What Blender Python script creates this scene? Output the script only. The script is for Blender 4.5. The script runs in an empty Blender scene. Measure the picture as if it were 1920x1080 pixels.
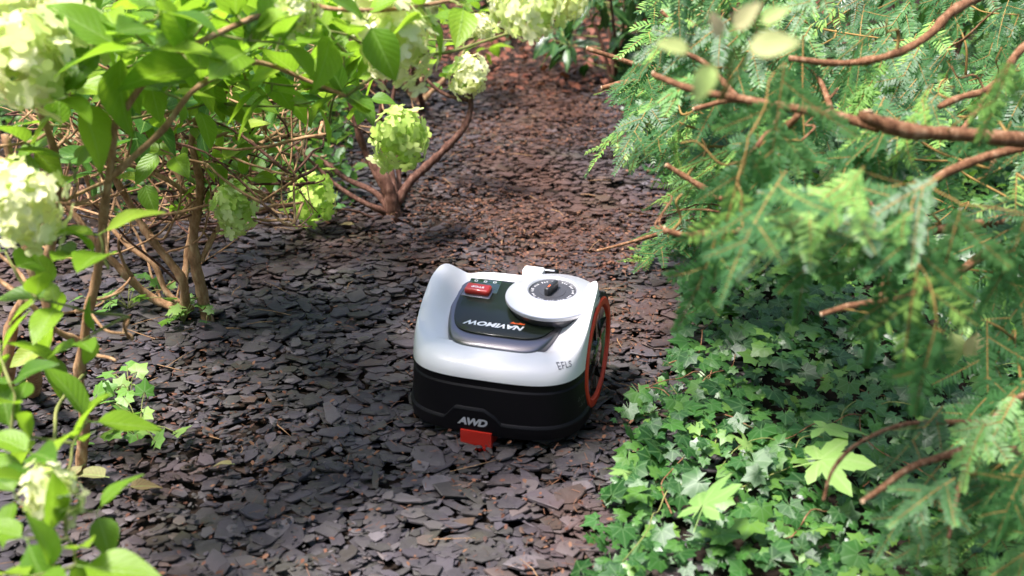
import bpy, bmesh, math, random
import numpy as np
from mathutils import Vector, Matrix, Euler, noise
from mathutils.bvhtree import BVHTree
random.seed(7); rng = np.random.default_rng(7)
S = bpy.context.scene; COL = S.collection
PI = math.pi; R = math.radians

# ------------------------------------------------------------------ camera
FL, DIST, PITCH = 42.0, 3.36, R(25)
CAM = Vector((0, -DIST*math.cos(PITCH), DIST*math.sin(PITCH)))
FW = Vector((0, math.cos(PITCH), -math.sin(PITCH))); RT = Vector((1, 0, 0)); UP = RT.cross(FW)
cd = bpy.data.cameras.new('camera'); cam = bpy.data.objects.new('camera', cd); COL.objects.link(cam)
cam.location = CAM; cam.rotation_euler = (PI/2-PITCH, 0, 0)
cd.lens = FL; cd.sensor_width = 36; cd.clip_start = .05; cd.clip_end = 200
cd.dof.use_dof = True; cd.dof.focus_distance = 2.9; cd.dof.aperture_fstop = 2.7; cd.dof.aperture_blades = 0
S.camera = cam

# ------------------------------------------------------------------ sky, sun, exposure
SUN_EL, SUN_AZ = R(67), R(-108)          # azimuth measured from +Y (away from camera), negative = left
sun_dir = Vector((math.sin(SUN_AZ)*math.cos(SUN_EL), math.cos(SUN_AZ)*math.cos(SUN_EL), math.sin(SUN_EL)))
w = bpy.data.worlds.new('World'); S.world = w; w.use_nodes = True
nt = w.node_tree; bg = nt.nodes['Background']
sky = nt.nodes.new('ShaderNodeTexSky'); sky.sky_type = 'NISHITA'; sky.sun_disc = False
sky.sun_elevation = SUN_EL; sky.sun_rotation = SUN_AZ; sky.dust_density = 2.5; sky.air_density = 1.0
nt.links.new(sky.outputs[0], bg.inputs[0]); bg.inputs[1].default_value = 0.05
sl = bpy.data.lights.new('sun', 'SUN'); sl.energy = 1.5; sl.angle = R(11); sl.color = (1, .95, .86)
sun = bpy.data.objects.new('sun', sl); COL.objects.link(sun)
sun.rotation_euler = (-sun_dir).to_track_quat('-Z', 'Y').to_euler()
S.view_settings.view_transform = 'Standard'; S.view_settings.look = 'None'
S.view_settings.exposure = 3.0; S.view_settings.gamma = 1; S.view_settings.use_curve_mapping = False
S.view_settings.use_white_balance = True; S.view_settings.white_balance_temperature = 6200; S.view_settings.white_balance_tint = 18
S.cycles.max_bounces = 7; S.cycles.transparent_max_bounces = 4; S.cycles.use_denoising = True
S.cycles.sample_clamp_indirect = 6

# ------------------------------------------------------------------ helpers
def P(px, py, d):                       # a point of the place seen at photo pixel (1920x1080), d metres deep
    v = FW + RT*((px-960)/1920*36/FL) - UP*((py-540)/1920*36/FL)
    return CAM + v*d
def G(px, py, z=0.0):
    v = FW + RT*((px-960)/1920*36/FL) - UP*((py-540)/1920*36/FL)
    return CAM + v*((z-CAM.z)/v.z)
def proj(p):
    v = Vector(p)-CAM; d = v.dot(FW)
    return 960+v.dot(RT)/d*FL/36*1920, 540-v.dot(UP)/d*FL/36*1920, d
def mesh(name, V, F, mat, smooth=False, uv=None, rnd=None):
    me = bpy.data.meshes.new(name); me.from_pydata([tuple(v) for v in V], [], F)
    finish(me, mat, smooth, uv, rnd); return me
def finish(me, mat, smooth=False, uv=None, rnd=None):
    if mat: me.materials.append(mat)
    if smooth: me.polygons.foreach_set('use_smooth', [True]*len(me.polygons))
    if uv is not None:
        l = me.uv_layers.new(name='UVMap'); li = np.empty(len(me.loops), dtype=np.int32)
        me.loops.foreach_get('vertex_index', li); l.data.foreach_set('uv', np.asarray(uv, dtype=np.float32)[li].ravel())
    if rnd is not None:
        a = me.attributes.new('rnd', 'FLOAT', 'POINT'); a.data.foreach_set('value', np.asarray(rnd, dtype=np.float32))
    me.update()
def obj(name, me, parent=None, mw=None):
    o = bpy.data.objects.new(name, me); COL.objects.link(o)
    if parent: o.parent = parent
    if mw is not None: o.matrix_basis = mw
    return o
def tag(o, label=None, cat=None, group=None, kind=None):
    if label: o['label'] = label
    if cat: o['category'] = cat
    if group: o['group'] = group
    if kind: o['kind'] = kind
    return o
def empty(name, loc=(0, 0, 0), rz=0, **k):
    o = bpy.data.objects.new(name, None); COL.objects.link(o); o.location = loc; o.rotation_euler = (0, 0, rz)
    o.empty_display_size = .05; return tag(o, **k)
def rel(parent, M):                     # world matrix -> basis under an unrotated-or-rotated parent
    pm = Matrix.Translation(parent.location) @ parent.rotation_euler.to_matrix().to_4x4()
    return pm.inverted() @ M
def frame(pos, fwd, up=(0, 0, 1), s=1.0):   # local +Y along fwd, +Z near up
    y = Vector(fwd).normalized(); z = Vector(up); z = (z - y*z.dot(y))
    if z.length < 1e-4: z = Vector((1, 0, 0)) - y*y.x
    z.normalize(); x = y.cross(z)
    M = Matrix((x, y, z)).transposed().to_4x4()
    return Matrix.Translation(pos) @ M @ Matrix.Diagonal((s, s, s, 1))
def bulk(name, temps, items, mat, smooth=False):
    """one mesh out of many copies; temps = list of (V, F(list), uv or None), items = (template index, 4x4, rnd)"""
    VV, LL, LT, UVV, RR = [], [], [], [], []; off = 0
    T = []
    for V, F, uv in temps:
        T.append((np.asarray([tuple(v) for v in V], dtype=np.float64), np.concatenate([np.asarray(f) for f in F]), np.asarray([len(f) for f in F]),
                  np.asarray(uv, dtype=np.float32) if uv is not None else np.zeros((len(V), 2), np.float32)))
    for k, M, r in items:
        V, L, N, uv = T[k]; A = np.asarray(M)
        VV.append(V @ A[:3, :3].T + A[:3, 3]); LL.append(L+off); LT.append(N); UVV.append(uv[L]); RR.append(np.full(len(V), r)); off += len(V)
    VV = np.concatenate(VV); LL = np.concatenate(LL); LT = np.concatenate(LT); UVV = np.concatenate(UVV); RR = np.concatenate(RR)
    me = bpy.data.meshes.new(name); me.vertices.add(len(VV)); me.vertices.foreach_set('co', VV.astype(np.float32).ravel())
    me.loops.add(len(LL)); me.loops.foreach_set('vertex_index', LL.astype(np.int32))
    me.polygons.add(len(LT)); me.polygons.foreach_set('loop_start', np.concatenate([[0], np.cumsum(LT)[:-1]]).astype(np.int32))
    if smooth: me.polygons.foreach_set('use_smooth', np.ones(len(LT), dtype=bool))
    me.update(calc_edges=True)
    l = me.uv_layers.new(name='UVMap'); l.data.foreach_set('uv', UVV.ravel())
    a = me.attributes.new('rnd', 'FLOAT', 'POINT'); a.data.foreach_set('value', RR.astype(np.float32))
    me.materials.append(mat); me.validate(); return me
def smooth_path(pts, n=5):
    pts = [Vector(p) for p in pts]; out = []
    Q = [pts[0]*2-pts[1]] + pts + [pts[-1]*2-pts[-2]]
    for i in range(1, len(Q)-2):
        a, b, c, d = Q[i-1:i+3]
        for k in range(n):
            t = k/n
            out.append(.5*((2*b)+(c-a)*t+(2*a-5*b+4*c-d)*t*t+(3*b-a-3*c+d)*t**3))
    out.append(pts[-1]); return out
def tube_data(pts, r0, r1, sides=7, wob=0.0, knots=False, cap=True):
    V, F = [], []; n = len(pts); prev = None
    for i, p in enumerate(pts):
        t = (pts[min(i+1, n-1)]-pts[max(i-1, 0)])
        if t.length < 1e-9: t = Vector((0, 0, 1))
        t.normalize()
        if prev is None: a = t.orthogonal().normalized()
        else:
            a = prev - t*prev.dot(t); a.normalize()
        prev = a; b = t.cross(a)
        r = r0+(r1-r0)*i/(n-1)
        if knots: r *= 1+.55*max(0, noise.noise(p*32))+.18*noise.noise(p*80)
        q = p + Vector((noise.noise(p*9+Vector((3, 0, 0))), noise.noise(p*9+Vector((0, 7, 0))), noise.noise(p*9)))*wob*(0 if i == 0 else 1)
        for k in range(sides):
            an = 2*PI*k/sides; V.append(q+a*math.cos(an)*r+b*math.sin(an)*r)
    for i in range(n-1):
        for k in range(sides):
            k2 = (k+1) % sides; F.append((i*sides+k, i*sides+k2, (i+1)*sides+k2, (i+1)*sides+k))
    if cap: F.append(tuple(range((n-1)*sides, n*sides))); F.append(tuple(range(sides-1, -1, -1)))
    return V, F
def tube(name, pts, r0, r1, mat, parent, sides=7, wob=0.0, knots=False, n=5):
    sp = smooth_path(pts, n); V, F = tube_data(sp, r0, r1, sides, wob, knots)
    o = parent.location if parent else Vector()
    V = [v-o for v in V]
    ob = obj(name, mesh(name, V, F, mat, True), parent); return ob, sp

# ------------------------------------------------------------------ materials
def new_mat(name):
    m = bpy.data.materials.new(name); m.use_nodes = True; return m, m.node_tree.nodes, m.node_tree.links, m.node_tree.nodes['Principled BSDF']
def mth(N, L, op, a, b=None, c=None, clamp=False):
    n = N.new('ShaderNodeMath'); n.operation = op; n.use_clamp = clamp
    for i, v in enumerate((a, b, c)):
        if v is None: continue
        if isinstance(v, (int, float)): n.inputs[i].default_value = v
        else: L.new(v, n.inputs[i])
    return n.outputs[0]
def ramp(N, L, fac, stops, interp='LINEAR'):
    n = N.new('ShaderNodeValToRGB'); n.color_ramp.interpolation = interp
    e = n.color_ramp.elements
    while len(e) < len(stops): e.new(.5)
    for i, (p, c) in enumerate(stops): e[i].position = p; e[i].color = (*c, 1) if len(c) == 3 else c
    L.new(fac, n.inputs[0]); return n.outputs[0]
def mix(N, L, fac, a, b, mode='MIX'):
    n = N.new('ShaderNodeMix'); n.data_type = 'RGBA'; n.blend_type = mode
    for i, v in ((0, fac), (6, a), (7, b)):
        if isinstance(v, (int, float)): n.inputs[i].default_value = v
        elif isinstance(v, tuple): n.inputs[i].default_value = (*v, 1)
        else: L.new(v, n.inputs[i])
    return n.outputs[2]
def rnd_out(N, L):
    a = N.new('ShaderNodeAttribute'); a.attribute_name = 'rnd'; o = N.new('ShaderNodeObjectInfo')
    s = mth(N, L, 'ADD', a.outputs['Fac'], o.outputs['Random']); return mth(N, L, 'FRACT', s)
def coords(N, which='Object'):
    return N.new('ShaderNodeTexCoord').outputs[which]
def noise_tex(N, L, scale, detail=4, vec=None, rough=.55, out=0, dist=0):
    n = N.new('ShaderNodeTexNoise'); n.inputs['Scale'].default_value = scale; n.inputs['Detail'].default_value = detail
    n.inputs['Roughness'].default_value = rough; n.inputs['Distortion'].default_value = dist
    if vec is not None: L.new(vec, n.inputs['Vector'])
    return n.outputs[out]
def geo_pos(N): return N.new('ShaderNodeNewGeometry').outputs['Position']
def bump(N, L, h, strength, dist, b):
    n = N.new('ShaderNodeBump'); n.inputs['Strength'].default_value = strength; n.inputs['Distance'].default_value = dist
    L.new(h, n.inputs['Height']); L.new(n.outputs[0], b.inputs['Normal'] if 'Normal' in b.inputs else b); return n.outputs[0]

def plain(name, col, rough=.5, metal=0, coat=0, bumpy=0, bscale=800, vary=.0):
    m, N, L, b = new_mat(name); b.inputs['Base Color'].default_value = (*col, 1); b.inputs['Specular IOR Level'].default_value = .14 if max(col) < .02 else .5
    b.inputs['Roughness'].default_value = rough; b.inputs['Metallic'].default_value = metal; b.inputs['Coat Weight'].default_value = coat
    b.inputs['Coat Roughness'].default_value = .08
    if vary:
        f = noise_tex(N, L, 14, 5, coords(N)); c = ramp(N, L, f, [(.35, tuple(x*(1-vary) for x in col)), (.65, col)]); L.new(c, b.inputs['Base Color'])
        r = ramp(N, L, noise_tex(N, L, 40, 6, coords(N)), [(.3, (rough*.85,)*3), (.7, (min(1, rough*1.25),)*3)]); L.new(r, b.inputs['Roughness'])
    if bumpy: bump(N, L, noise_tex(N, L, bscale, 2, coords(N)), bumpy, .0004, b)
    return m

def slate_mat():
    m, N, L, b = new_mat('slate')
    r = rnd_out(N, L); pos = geo_pos(N)
    c = ramp(N, L, r, [(0, (.024, .021, .023)), (.2, (.053, .046, .051)), (.4, (.038, .036, .030)), (.55, (.068, .059, .066)), (.7, (.045, .040, .045)), (.85, (.035, .030, .024)), (.95, (.115, .102, .107)), (1, (.072, .045, .030))])
    f = noise_tex(N, L, 26, 6, pos, .65)
    c = mix(N, L, ramp(N, L, f, [(.45, (0, 0, 0)), (.72, (.6, .6, .6))]), c, (.072, .066, .064))
    big = noise_tex(N, L, 1.7, 3, pos)          # brown soil stain drifting over patches of the path
    sx = N.new('ShaderNodeSeparateXYZ'); L.new(pos, sx.inputs[0])
    bx_ = mth(N, L, 'SUBTRACT', 1.0, mth(N, L, 'MULTIPLY', mth(N, L, 'ABSOLUTE', mth(N, L, 'SUBTRACT', sx.outputs[0], .10)), 1.9), clamp=True)
    by_ = mth(N, L, 'MULTIPLY', mth(N, L, 'ADD', sx.outputs[1], .45), 1.6, clamp=True)
    big = mth(N, L, 'ADD', big, mth(N, L, 'MULTIPLY', mth(N, L, 'MULTIPLY', bx_, by_), .22))
    c = mix(N, L, ramp(N, L, big, [(.50, (0, 0, 0)), (.76, (.75, .75, .75))]), c, (.085, .042, .027))
    f3 = noise_tex(N, L, 5, 4, pos)             # olive algae patches
    c = mix(N, L, ramp(N, L, f3, [(.55, (0, 0, 0)), (.75, (.35, .35, .35))]), c, (.06, .062, .022))
    L.new(c, b.inputs['Base Color'])
    L.new(ramp(N, L, noise_tex(N, L, 60, 4, pos), [(.3, (.38,)*3), (.7, (.62,)*3)]), b.inputs['Roughness'])
    h = mth(N, L, 'ADD', noise_tex(N, L, 90, 5, pos, .7), mth(N, L, 'MULTIPLY', noise_tex(N, L, 18, 3, pos, .5, 0, 1.5), 1.4))
    b.inputs['Specular IOR Level'].default_value = .16
    bump(N, L, h, .55, .0022, b); return m

def leaf_mat(name, stops, rough=.38, trans=.4, tcol=(.35, .6, .05), vein='pinnate', veincol=(.3, .45, .12), vs=.5, spots=0, spec=.5):
    m, N, L, b = new_mat(name)
    r = rnd_out(N, L); c = ramp(N, L, r, stops)
    uv = coords(N, 'UV'); s = N.new('ShaderNodeSeparateXYZ'); L.new(uv, s.inputs[0]); u, v = s.outputs[0], s.outputs[1]
    pos = coords(N, 'Object')
    f = noise_tex(N, L, 30, 3, pos); c = mix(N, L, ramp(N, L, f, [(.3, (.0,)*3), (.8, (.4,)*3)]), c, mix(N, L, 1.0, c, (.55, .6, .45), 'MULTIPLY'))
    h = None
    if vein == 'pinnate':
        au = mth(N, L, 'ABSOLUTE', u)
        w = mth(N, L, 'FRACT', mth(N, L, 'SUBTRACT', mth(N, L, 'MULTIPLY', v, 8.0), mth(N, L, 'MULTIPLY', au, 2.6)))
        d = mth(N, L, 'ABSOLUTE', mth(N, L, 'SUBTRACT', w, .5))
        lat = ramp(N, L, d, [(0, (1,)*3), (.09, (0,)*3)]); mid = ramp(N, L, au, [(0, (1,)*3), (.035, (.9,)*3), (.08, (0,)*3)])
        ve = mth(N, L, 'MAXIMUM', mth(N, L, 'MULTIPLY', lat, .5), mid); h = mth(N, L, 'ADD', mth(N, L, 'MULTIPLY', d, 1.6), mid)
    elif vein == 'palmate':
        a = mth(N, L, 'ARCTAN2', u, v)
        k = mth(N, L, 'PINGPONG', a, .43)
        q = mth(N, L, 'MULTIPLY', k, mth(N, L, 'POWER', mth(N, L, 'ADD', mth(N, L, 'MULTIPLY', u, u), mth(N, L, 'MULTIPLY', v, v)), .5))
        ve = ramp(N, L, q, [(0, (1,)*3), (.018, (.7,)*3), (.04, (0,)*3)]); h = q
    else: ve = None
    if ve is not None: c = mix(N, L, mth(N, L, 'MULTIPLY', ve, vs), c, veincol)
    if spots:
        sp = ramp(N, L, noise_tex(N, L, 45, 2, pos), [(.66, (0,)*3), (.72, (spots,)*3)]); c = mix(N, L, sp, c, (.12, .06, .02))
    L.new(c, b.inputs['Base Color']); b.inputs['Roughness'].default_value = rough; b.inputs['Specular IOR Level'].default_value = spec*.75
    bn = N.new('ShaderNodeBump'); bn.inputs['Strength'].default_value = .35; bn.inputs['Distance'].default_value = .0015
    hh = noise_tex(N, L, 140, 2, pos)
    if h is not None: hh = mth(N, L, 'ADD', h, mth(N, L, 'MULTIPLY', hh, .4))
    L.new(hh, bn.inputs['Height']); L.new(bn.outputs[0], b.inputs['Normal'])
    t = N.new('ShaderNodeBsdfTranslucent'); L.new(mix(N, L, .55, c, tcol), t.inputs[0]); L.new(bn.outputs[0], t.inputs[1])
    ms = N.new('ShaderNodeMixShader'); ms.inputs[0].default_value = trans
    L.new(b.outputs[0], ms.inputs[1]); L.new(t.outputs[0], ms.inputs[2]); L.new(ms.outputs[0], N['Material Output'].inputs[0])
    return m
def bark_mat(name, a, b_, c_, scale=60, rough=.75):
    m, N, L, b = new_mat(name); pos = coords(N, 'Object')
    mp = N.new('ShaderNodeMapping'); mp.inputs['Scale'].default_value = (1, 1, .35); L.new(pos, mp.inputs[0])
    f = noise_tex(N, L, scale, 6, mp.outputs[0], .7)
    col = ramp(N, L, f, [(.3, a), (.52, b_), (.72, c_)]); L.new(col, b.inputs['Base Color']); b.inputs['Roughness'].default_value = rough; b.inputs['Specular IOR Level'].default_value = .15
    bump(N, L, f, 1.0, .005, b); return m
M = {}
M['slate'] = slate_mat()
M['soil'] = bark_mat('soil', (.008, .006, .005), (.018, .012, .008), (.03, .02, .013), 25, .95)
M['litter'] = leaf_mat('litter', [(0, (.075, .027, .014)), (.4, (.13, .048, .024)), (.7, (.18, .085, .042)), (1, (.05, .022, .016))], .7, .1, (.3, .12, .03), None)
M['hyd'] = leaf_mat('hydrangea_leaf', [(0, (.06, .16, .010)), (.3, (.13, .27, .014)), (.7, (.21, .37, .018)), (.93, (.29, .45, .03)), (1, (.36, .46, .06))], .42, .5, (.40, .68, .03), spots=.3)
M['hyd_dark'] = leaf_mat('hydrangea_leaf_dark', [(0, (.02, .08, .012)), (.6, (.045, .135, .018)), (1, (.08, .2, .025))], .4, .35, (.2, .45, .03))
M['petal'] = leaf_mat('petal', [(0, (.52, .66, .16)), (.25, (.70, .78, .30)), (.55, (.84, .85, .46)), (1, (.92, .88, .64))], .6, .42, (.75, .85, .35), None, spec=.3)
M['petal_green'] = leaf_mat('petal_green', [(0, (.26, .44, .05)), (.5, (.44, .62, .10)), (1, (.60, .74, .2))], .6, .4, (.5, .75, .12), None, spec=.3)
M['needle'] = leaf_mat('yew_needle', [(0, (.014, .054, .015)), (.25, (.052, .145, .042)), (.5, (.024, .082, .022)), (.72, (.095, .22, .062)), (.9, (.17, .34, .07)), (.97, (.26, .44, .09)), (1, (.035, .10, .03))], .45, .3, (.2, .6, .08), None, spec=.45)
M['ivy'] = leaf_mat('ivy_leaf', [(0, (.008, .042, .006)), (.35, (.016, .075, .010)), (.65, (.034, .12, .016)), (.88, (.06, .16, .02)), (1, (.15, .28, .04))], .40, .22, (.2, .5, .03), 'palmate', (.12, .22, .08), .5, spec=.7)
M['maple'] = leaf_mat('maple_leaf', [(0, (.22, .42, .12)), (1, (.32, .50, .12))], .5, .45, (.5, .75, .08), 'palmate', (.4, .5, .2), .4, spots=.4)
M['mulch'] = leaf_mat('mulch', [(0, (.10, .03, .016)), (.5, (.20, .062, .03)), (1, (.13, .06, .036))], .7, .1, (.3, .12, .03), None)
M['ivy_light'] = leaf_mat('ivy_leaf_light', [(0, (.08, .22, .03)), (.5, (.15, .32, .05)), (1, (.26, .4, .09))], .4, .35, (.3, .6, .05), 'palmate', (.3, .4, .2), .4)
M['laurel'] = leaf_mat('laurel_leaf', [(0, (.010, .038, .010)), (.6, (.022, .075, .018)), (1, (.05, .12, .03))], .28, .15, (.1, .35, .03), spec=.6)
M['fill'] = leaf_mat('undergrowth_leaf', [(0, (.02, .07, .012)), (.5, (.045, .13, .02)), (1, (.1, .2, .03))], .45, .35, (.25, .5, .04), None)
M['dry'] = leaf_mat('dry_leaf', [(0, (.14, .08, .035)), (.5, (.22, .16, .07)), (1, (.18, .21, .08))], .7, .2, (.5, .35, .1))
M['stem_tan'] = bark_mat('stem_tan', (.15, .08, .035), (.34, .20, .10), (.50, .36, .20), 70)
M['stem_dark'] = bark_mat('stem_dark', (.04, .018, .012), (.11, .052, .034), (.24, .14, .10), 70)
M['stem_green'] = bark_mat('stem_green', (.10, .13, .03), (.18, .20, .06), (.26, .24, .09), 40)
M['yew_bark'] = bark_mat('yew_bark', (.06, .026, .012), (.20, .095, .045), (.40, .26, .15), 85)
M['yew_twig'] = bark_mat('yew_twig', (.16, .10, .03), (.26, .17, .05), (.30, .15, .06), 40)
M['cut'] = plain('cut_wood', (.55, .38, .22), .7, vary=.3)
# mower
M['white'] = plain('white_plastic', (.69, .675, .665), .36, coat=.2)
M['black'] = plain('black_plastic', (.0045, .004, .005), .46, bumpy=.25, bscale=900)
M['lip'] = plain('dark_metallic_lip', (.14, .135, .145), .3, metal=.9, coat=.3)
M['panel'] = plain('dark_gloss_panel', (.010, .015, .009), .28, metal=.0, coat=.3)
M['silver'] = plain('silver_disc', (.55, .55, .58), .36, metal=.6, coat=.15)
M['grey'] = plain('dial_grey', (.035, .035, .04), .45)
M['knob'] = plain('knob_black', (.018, .018, .02), .4)
M['red'] = plain('red_button', (.40, .018, .009), .38, coat=.3, bumpy=.2)
M['orange'] = plain('orange_ring', (.78, .050, .012), .5, vary=.25)
M['tyre'] = plain('tyre_rubber', (.02, .018, .016), .75, vary=.3)
M['hub'] = plain('hub_gloss', (.03, .03, .02), .12, metal=.6, coat=.8)
M['print_white'] = plain('print_white', (.8, .8, .8), .5)
M['print_grey'] = plain('print_grey', (.12, .12, .13), .5)
M['print_silver'] = plain('print_silver', (.5, .5, .52), .35, metal=.3)
M['print_orange'] = plain('print_orange', (.8, .12, .02), .5)
M['display'] = plain('display_glass', (.012, .03, .014), .08, coat=1)
M['print_dim'] = plain('print_dim', (.06, .055, .055), .5)

# ------------------------------------------------------------------ small templates
def chip_template():
    n = random.randint(5, 7); L_ = random.uniform(.75, 1.25); W_ = random.uniform(.42, .75)
    pts = []
    for i in range(n):
        a = 2*PI*(i+random.uniform(-.38, .38))/n; r = random.uniform(.72, 1.2)
        pts.append((math.cos(a)*L_*.5*r, math.sin(a)*W_*.5*r))
    th = random.uniform(.045, .085); bend = random.uniform(-.05, .07)
    V = [(x*.93, y*.93, th*.5+bend*x*x+random.uniform(-.012, .012)) for x, y in pts]
    V += [(x, y, th*.3+bend*x*x) for x, y in pts] + [(x*random.uniform(.9, 1), y*random.uniform(.9, 1), -th*.5) for x, y in pts]
    F = [tuple(range(n))]
    for k in (0, 1):
        for i in range(n):
            j = (i+1) % n; F.append((k*n+i, (k+1)*n+i, (k+1)*n+j, k*n+j))
    return V, F, None
CHIPS = [chip_template() for _ in range(28)]

def leaf_template(wid=.5, curl=.25, fold=.18, nl=7, tip=1.35, base=.9, wave=.03, stalk=.12):
    """leaf of unit length along +Y, facing +Z, stalk at the origin"""
    V, F, uv = [], [], []; cols = (-1, -.5, 0, .5, 1); tw = random.uniform(-.25, .25)
    for i in range(nl+1):
        t = i/nl; wd = wid*.5*(math.sin(PI*t**(1/tip*base*1.05))**.85 if 0 < t < 1 else 0) if i else .0
        y = stalk + t*(1-.0); z = -curl*t*t+.05*t
        for c in cols:
            x = c*wd; zz = z+abs(c)*fold*wd + wave*math.sin(t*9+c*2)*abs(c)
            a = tw*t; V.append((x*math.cos(a), y, zz+x*math.sin(a))); uv.append((c, t))
    for i in range(nl):
        for k in range(4):
            a = i*5+k; F.append((a, a+1, a+6, a+5))
    s = len(V); r = .012
    V += [(-r, 0, -r), (r, 0, -r), (0, 0, r), (-r, stalk+.05, 0), (r, stalk+.05, 0), (0, stalk+.05, r)]; uv += [(0, 0)]*6
    F += [(s, s+1, s+4, s+3), (s+1, s+2, s+5, s+4), (s+2, s, s+3, s+5)]
    return V, F, uv
HLEAF = [leaf_template(random.uniform(.54, .68), random.uniform(.05, .30), random.uniform(.1, .35), wave=random.uniform(.01, .03)) for _ in range(6)]
LLEAF = [leaf_template(random.uniform(.28, .38), random.uniform(.1, .4), .2, 6, 1.15) for _ in range(4)]
SLEAF = [leaf_template(.6, random.uniform(.1, .3), .2, 3) for _ in range(3)]

def lobed_template(lobes, notch, pet=.0, jag=0):
    """palmate leaf in xy, leaf base at origin, tip +Y; lobes = [(angle deg, length)]"""
    pts = []; L2 = []
    for i, (a, l) in enumerate(lobes):
        an = R(a); L2.append((an, l))
        if i < len(lobes)-1:
            a2 = R(lobes[i+1][0])
            if jag:
                L2.append((an+(a2-an)*.22, l*.80)); L2.append((an+(a2-an)*.27, l*.66)); L2.append((an+(a2-an)*.36, l*.64))
            L2.append(((an+a2)/2, min(l, lobes[i+1][1])*notch))
            if jag:
                l2 = lobes[i+1][1]; L2.append((an+(a2-an)*.64, l2*.64)); L2.append((an+(a2-an)*.73, l2*.66)); L2.append((an+(a2-an)*.78, l2*.80))
    cy = .12
    V = [(0, cy, 0)]; k1 = random.uniform(-.25, .1); k2 = random.uniform(-.2, .25); tw = random.uniform(-.3, .3)
    def zf(x, y): return k1*y*y + k2*abs(x)*.6 - .25*x*x + tw*x*y + .02*math.sin(9*x+5*y)
    for an, l in L2:
        x, y = math.sin(an)*l, math.cos(an)*l; V.append((x*.5, cy+(y-cy)*.5, zf(x*.5, y*.5)))
    for an, l in L2:
        x, y = math.sin(an)*l, math.cos(an)*l; V.append((x, y, zf(x, y)))
    n = len(L2); F = [(0, 1+i, 2+i) for i in range(n-1)] + [(1+i, n+1+i, n+2+i, 2+i) for i in range(n-1)]
    uv = [(v[0], v[1]) for v in V]
    s = len(V); r = .014
    V += [(-r, -pet, -.15), (r, -pet, -.15), (-r, .12, -.002), (r, .12, -.002)]; uv += [(0, .5)]*4
    F.append((s, s+1, s+3, s+2))
    return V, [tuple(reversed(f)) for f in F], uv
IVY = [lobed_template([(-150, .42), (-105, .66), (-52, .76), (0, 1.0), (52, .76), (105, .66), (150, .42)], random.uniform(.74, .9), .5) for _ in range(6)]
MAPLE = [lobed_template([(-165, .3), (-112, .62), (-52, .92), (0, 1.05), (52, .92), (112, .62), (165, .3)], .50, .5, 1) for _ in range(3)]

def me_from(t, name, mat, smooth=True):
    return mesh(name, t[0], t[1], mat, smooth, t[2])

# ------------------------------------------------------------------ ground
SZ = 40
gv = [(-SZ, -SZ, -.012), (SZ, -SZ, -.012), (SZ, SZ, -.012), (-SZ, SZ, -.012)]
tag(obj('ground', mesh('ground', gv, [(0, 1, 2, 3)], M['soil'])), kind='structure')

# right edge of the slate / left edge of the ivy, as world points
EDGE = [G(*p) for p in ((1060, 1180), (1080, 1080), (1125, 960), (1150, 870), (1170, 790), (1215, 730), (1262, 680), (1275, 620), (1292, 540), (1300, 480), (1270, 400), (1215, 330), (1180, 260), (1150, 180), (1150, 110), (1140, 60))]
def edge_x(y):
    for a, b in zip(EDGE, EDGE[1:]):
        if a.y <= y <= b.y: return a.x+(b.x-a.x)*(y-a.y)/(b.y-a.y)
    return EDGE[0].x if y < EDGE[0].y else EDGE[-1].x

slate = empty('slate_path', (0, 0, 0), kind='structure', label='path of loose grey and purple slate chips between the shrubs')
MOW = Vector((-.006, -.655, .020)); MYAW = R(-16)
chips = []
def relief(x, y): return .010*noise.noise(Vector((x*3, y*3, 0)))+.010*noise.noise(Vector((x*9, y*9, 4)))
for layer in range(4):
    sp = (.046, .042, .040, .060)[layer]
    y = -1.65
    while y < 2.9:
        xl = -1.25-.5*(y+1.4) if y < .45 else max(-1.25-.5*(y+1.4), -.62-.9*max(0, .9-y)+.12*noise.noise(Vector((y*3, 0, 7)))); x = xl
        spy = sp*(1 if y < 1.5 else 1.15)
        while x < edge_x(y)+.10+ (.15 if layer < 2 else 0):
            px = x+random.uniform(-.5, .5)*sp; py = y+random.uniform(-.5, .5)*spy
            if y > 1.95 and random.random() < (y-1.95)/.6: x += sp; continue
            s = random.choice((.046, .056, .064, .076, .034))*(.8 if y > .2 else 1)*random.uniform(.8, 1.2)*(1 if layer < 3 else random.choice((.6, .8, 1.25)))
            if noise.noise(Vector((px*2.2, py*2.2, 9))) > .25: s *= .72
            lum = Vector((px, py, .003+.0055*layer+relief(px, py)+random.uniform(0, .004)))
            tl = R(random.gauss(0, 5 if layer < 3 else 7)); tl2 = R(random.gauss(-2, 5))
            Mx = Matrix.Translation(lum) @ Euler((tl2, tl, 0)).to_matrix().to_4x4() @ Matrix.Rotation(random.gauss(0, .7) + (PI if random.random() < .5 else 0), 4, 'Z') @ Matrix.Diagonal((s, s, s*random.uniform(.7, 1.2), 1))
            chips.append((random.randrange(len(CHIPS)), Mx, random.random(), layer, s, px, py))
            x += sp
        y += spy
def score(c):
    u, v, d = proj((c[5], c[6], .02))
    if not (5 < u < 1915 and 5 < v < 1075) or c[3] < 2 or c[5] > edge_x(c[6])-.03: return -1
    if u < 260 and v > 620: return -1
    if 760 < u < 1190 and 540 < v < 860: return -1
    return c[4]/d**1.5*(1.25 if c[3] == 3 else 1)
order = sorted(range(len(chips)), key=lambda i: -score(chips[i])); solo = set(order[:300])
cm = [me_from(t, 'slate_chip', M['slate'], False) for t in CHIPS]
for i in order[:300]: obj('slate_chip', cm[chips[i][0]], slate, chips[i][1])
tag(obj('slate_chippings', bulk('slate_chippings', CHIPS, [c[:3] for i, c in enumerate(chips) if i not in solo], M['slate']), slate), kind='stuff')

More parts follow.
